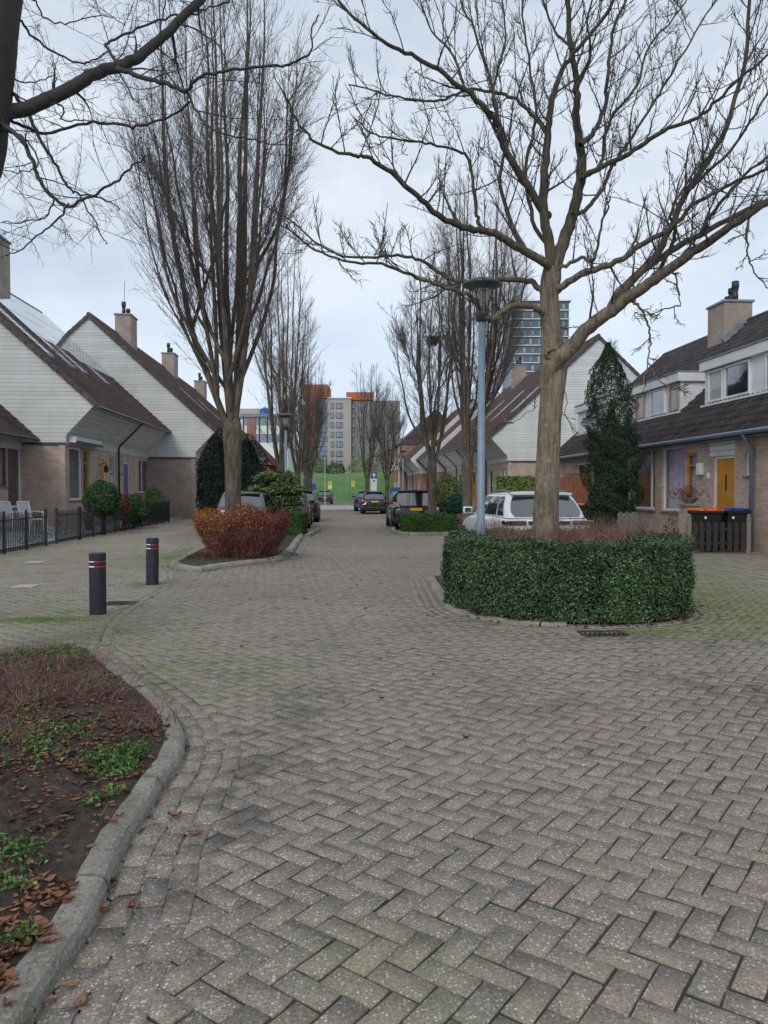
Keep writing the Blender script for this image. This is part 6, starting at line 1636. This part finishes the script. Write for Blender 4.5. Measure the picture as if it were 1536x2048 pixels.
def picket(p0,p1,h,n,mat,label,posts=True,postmat=None,ph=None,flat=False):
    v=Vector((p1[0]-p0[0],p1[1]-p0[1],0)); L=v.length; e=thing('picket_fence',label,'fence',(p0[0],p0[1],0),math.atan2(v.y,v.x))
    for i in range(n):
        x=L*(i+.5)/n; w=L/n*.32; b=MB()
        if flat: b.box(x-w*1.25,x+w*1.25,-.012,.012,.05,h*(1+.03*math.sin(i*1.9)))
        else: b.add([(x-w,-.012,.06),(x+w,-.012,.06),(x+w,-.012,h-.05),(x,-.012,h),(x-w,-.012,h-.05),(x-w,.012,.06),(x+w,.012,.06),(x+w,.012,h-.05),(x,.012,h),(x-w,.012,h-.05)],[(0,1,2,3,4),(9,8,7,6,5)]+[(j,j+5,(j+1)%5+5,(j+1)%5) for j in range(5)])
        b.build('picket',mat,e)
    for z in (.22,h*.72): b=MB(); b.box(0,L,.013,.05,z,z+.06); b.build('rail',mat,e)
    if posts:
        for x in (-.05,L+.05): b=MB(); b.lathe([(.055,0),(.055,ph or h),(.035,(ph or h)+.015),(.05,(ph or h)+.05),(.0,(ph or h)+.09)],(x,0,0),10); b.build('post',postmat or mat,e,smooth=False)
    return e
picket((7.48,18.6),(8.84,18.62),.78,8,dark_wood,'dark low picket fence with pale round posts in front of the bins',True,grey_wood,.88)
picket((at(1236,20),20),(at(1284,20),20.3),.95,10,grey_wood,'small weathered grey picket fence by the conifer foot',False,flat=True)
x=at(1382,20.3); e=thing('garden_wall','short brick garden pillar with stone cap left of the bins','pillar',(x,20.4,0),TH); b=MB(); b.box(-.19,.19,-.2,.2,0,1.12); b.build('pillar',brick_mat,e); b=MB(); b.box(-.24,.24,-.25,.25,1.121,1.19); b.build('cap',kerb_mat,e,bevel=.01)
e=thing('flower_pot','bowl with dry brown hydrangea on the brick pillar','plant pot',(x,20.4,1.19)); b=MB(); b.lathe([(.10,0),(.22,.12),(.24,.15),(.21,.15),(.19,.12),(.01,.11)],(0,0,0),16); b.build('bowl',kerb_mat,e)
P=rng.normal(0,.17,(420,3))*[1.5,1,.7]+[-.12,0,.3]; V,Fq=leaf_cloud(P,P,rng.uniform(.04,.09,420),flop=1); npmesh('dry_leaves',V,Fq,leafmat('dry_flower_leaves',[(.18,.09,.06),(.28,.16,.11),(.12,.06,.045)]),e)
P=rng.normal(0,.05,(90,3))*[1,1,0]+[0,0,.1]; V,Fq=blades(P,rng.normal(0,.7,(90,3))+[-.2,0,.7],rng.uniform(.2,.5,90),.004); npmesh('stems',V,Fq,redtwig,e)
bush('shrub','thin red brown twiggy plant climbing beside the brick pillar',at(1352,21),21,.5,.35,.3,.45,500,russet_leaf,.05,9,core=False,cat_='shrub')
bush('shrub','red leaved low plant left of the dark picket fence',at(1372,18.9),18.9,.2,.25,.2,.28,500,russet_leaf,.05,4,core=False,cat_='shrub')
# orange timber fence near the conifer
x0,x1,Y=at(1119,30),at(1180,30),30; e=thing('timber_fence','orange stained board fence between the pale trunk and the conifer','fence',(x0,Y,0)); n=9; L=x1-x0
for i in range(n):
    top=2.18 if i>1 else 2.05+.06*i
    b=MB(); b.box(L*i/n+.004,L*(i+1)/n-.004,-.012+.012*(i%2),.012+.012*(i%2),.05,top); b.build('board',orange_wood,e)
b=MB(); b.box(-.03,L+.03,-.035,.045,2.185,2.22); b.build('cap_rail',orange_wood,e)
b=MB(); b.box(L*.45,L*.45+.1,.03,.12,0,2.18); b.build('post',orange_wood,e)
# two timber doors side fences at the far right
for (px0,px1,Y,h,lab) in ((948,962,40,1.9,'tall ochre timber fence panel behind the lamp post'),(780,800,72,1.8,'blue lattice fence panel in front of the distant red houses')):
    x0,x1=at(px0,Y),at(px1,Y); e=thing('timber_fence',lab,'fence',(x0,Y,0)); mt=orange_wood if px0==948 else blue_flat; n=5
    for i in range(n): b=MB(); b.box((x1-x0)*i/n+.01,(x1-x0)*(i+1)/n-.01,0,.025,.05,h); b.build('board',mt,e)
    b=MB(); b.box(0,x1-x0,.026,.06,h*.8,h*.8+.08); b.build('rail',mt,e)
# --- signs
Y=60
def pole(e,h,r=.03,mt=None): b=MB(); b.tube([(0,0,0),(0,0,h)],r,8); b.build('pole',mt or zinc_mat,e)
def z_(py,Y): return PT(768,py,Y).z
e=thing('traffic_sign','white board with blue square and white arrow on a pole near the crossing','sign',(at(748,Y),Y,0)); pole(e,z_(944,Y))
b=MB(); b.box(-.26,.22,-.03,-.01,z_(982,Y),z_(957.5,Y)); b.build('lower_board',white_flat,e)
b=MB(); b.box(-.24,.24,-.04,-.012,z_(957,Y),z_(944,Y)); bl=b.build('blue_board',blue_flat,e)
zc=z_(950.5,Y); b=MB(); b.add([(-.05,-.045,zc-.18),(.05,-.045,zc-.18),(.05,-.045,zc),(.17,-.045,zc),(0,-.045,zc+.19),(-.17,-.045,zc),(-.05,-.045,zc)],[(0,1,2,3,4,5,6)]); b.build('arrow',white_flat,bl)
b=MB(); b.tube([(0,-.032,zc-.45),(0,-.038,zc-.45)],.09,14); b.build('grey_disc',zinc_mat,e)
for (px,Y,w,h,y0,lab) in ((660,92,.45,.62,962,'yellow notice with dark picture before the dike, left one'),(706,92,.40,.70,962,'yellow notice before the dike, right one')):
    e=thing('notice_sign',lab,'sign',(at(px,Y),Y,0)); zt_=z_(y0,Y); pole(e,zt_); b=MB(); b.box(-w/2,w/2,-.04,-.031,zt_-h,zt_); bo=b.build('board',yellow_flat,e)
    b=MB(); b.tube([(0,-.041,zt_-h*.4),(0,-.046,zt_-h*.4)],.10,14); b.build('dark_picture',lead,bo)
    if px==660: b=MB(); b.box(-w/2,w/2,-.04,-.031,zt_-h-.35,zt_-h-.005); b.build('lower_board',white_flat,e)
for (px,Y,y0,lab) in ((626,66,955,'grey blue sign seen from behind, left of the crossing'),):
    e=thing('traffic_sign',lab,'sign',(at(px,Y),Y,0)); pole(e,z_(y0,Y)); 
    for q in (0,.55): b=MB(); b.box(-.28,.28,-.04,-.031,z_(y0,Y)-q-.5,z_(y0,Y)-q); b.build('board',blue_flat if q else lead,e)
e=thing('mast','thin tall white pole at the crossing','pole',(at(650,66),66,0)); pole(e,z_(918,66),.035,white_paint); b=MB(); b.lathe([(.05,0),(.06,.08),(0,.12)],(0,0,z_(918,66)),8); b.build('finial',white_paint,e)
e=thing('mast','second thin pale pole in front of the dike','pole',(at(700,90),90,0)); pole(e,z_(932,90),.03,zinc_mat); b=MB(); b.lathe([(.05,0),(.06,.08),(0,.12)],(0,0,z_(932,90)),8); b.build('finial',zinc_mat,e)
# wire fence along the dike foot
e=thing('wire_fence','long thin wire fence at the foot of the grass dike','fence',(at(640,94),94,0)); b=MB()
for i in range(24):
    b=MB(); b.tube([(-20+i*2.2,0,0),(-20+i*2.2,0,1.3)],.02,5); b.build('post',zinc_mat,e)
b=MB()
for z in (.3,.65,1.0,1.3): b.tube([(-20,0,z),(30.6,0,z)],.010,4)
b.build('wires',zinc_mat,e)
# hazy greenery on top of the dike
for i,(px,w,h) in enumerate(((625,2.2,2.2),(672,1.6,1.1),(722,2.2,1.5),(765,3,2.5))):
    bush('bush',['grey bush at the left end of the dike crest','low pale bush on the dike crest under the windows','low bush on the dike crest by the brick shed','bush at the right end of the dike crest'][i],at(px,118),118,4.1+h*.4,w,w,h,900,shrub_leaf if i%2 else bamboo_leaf,.3,0,core=False)
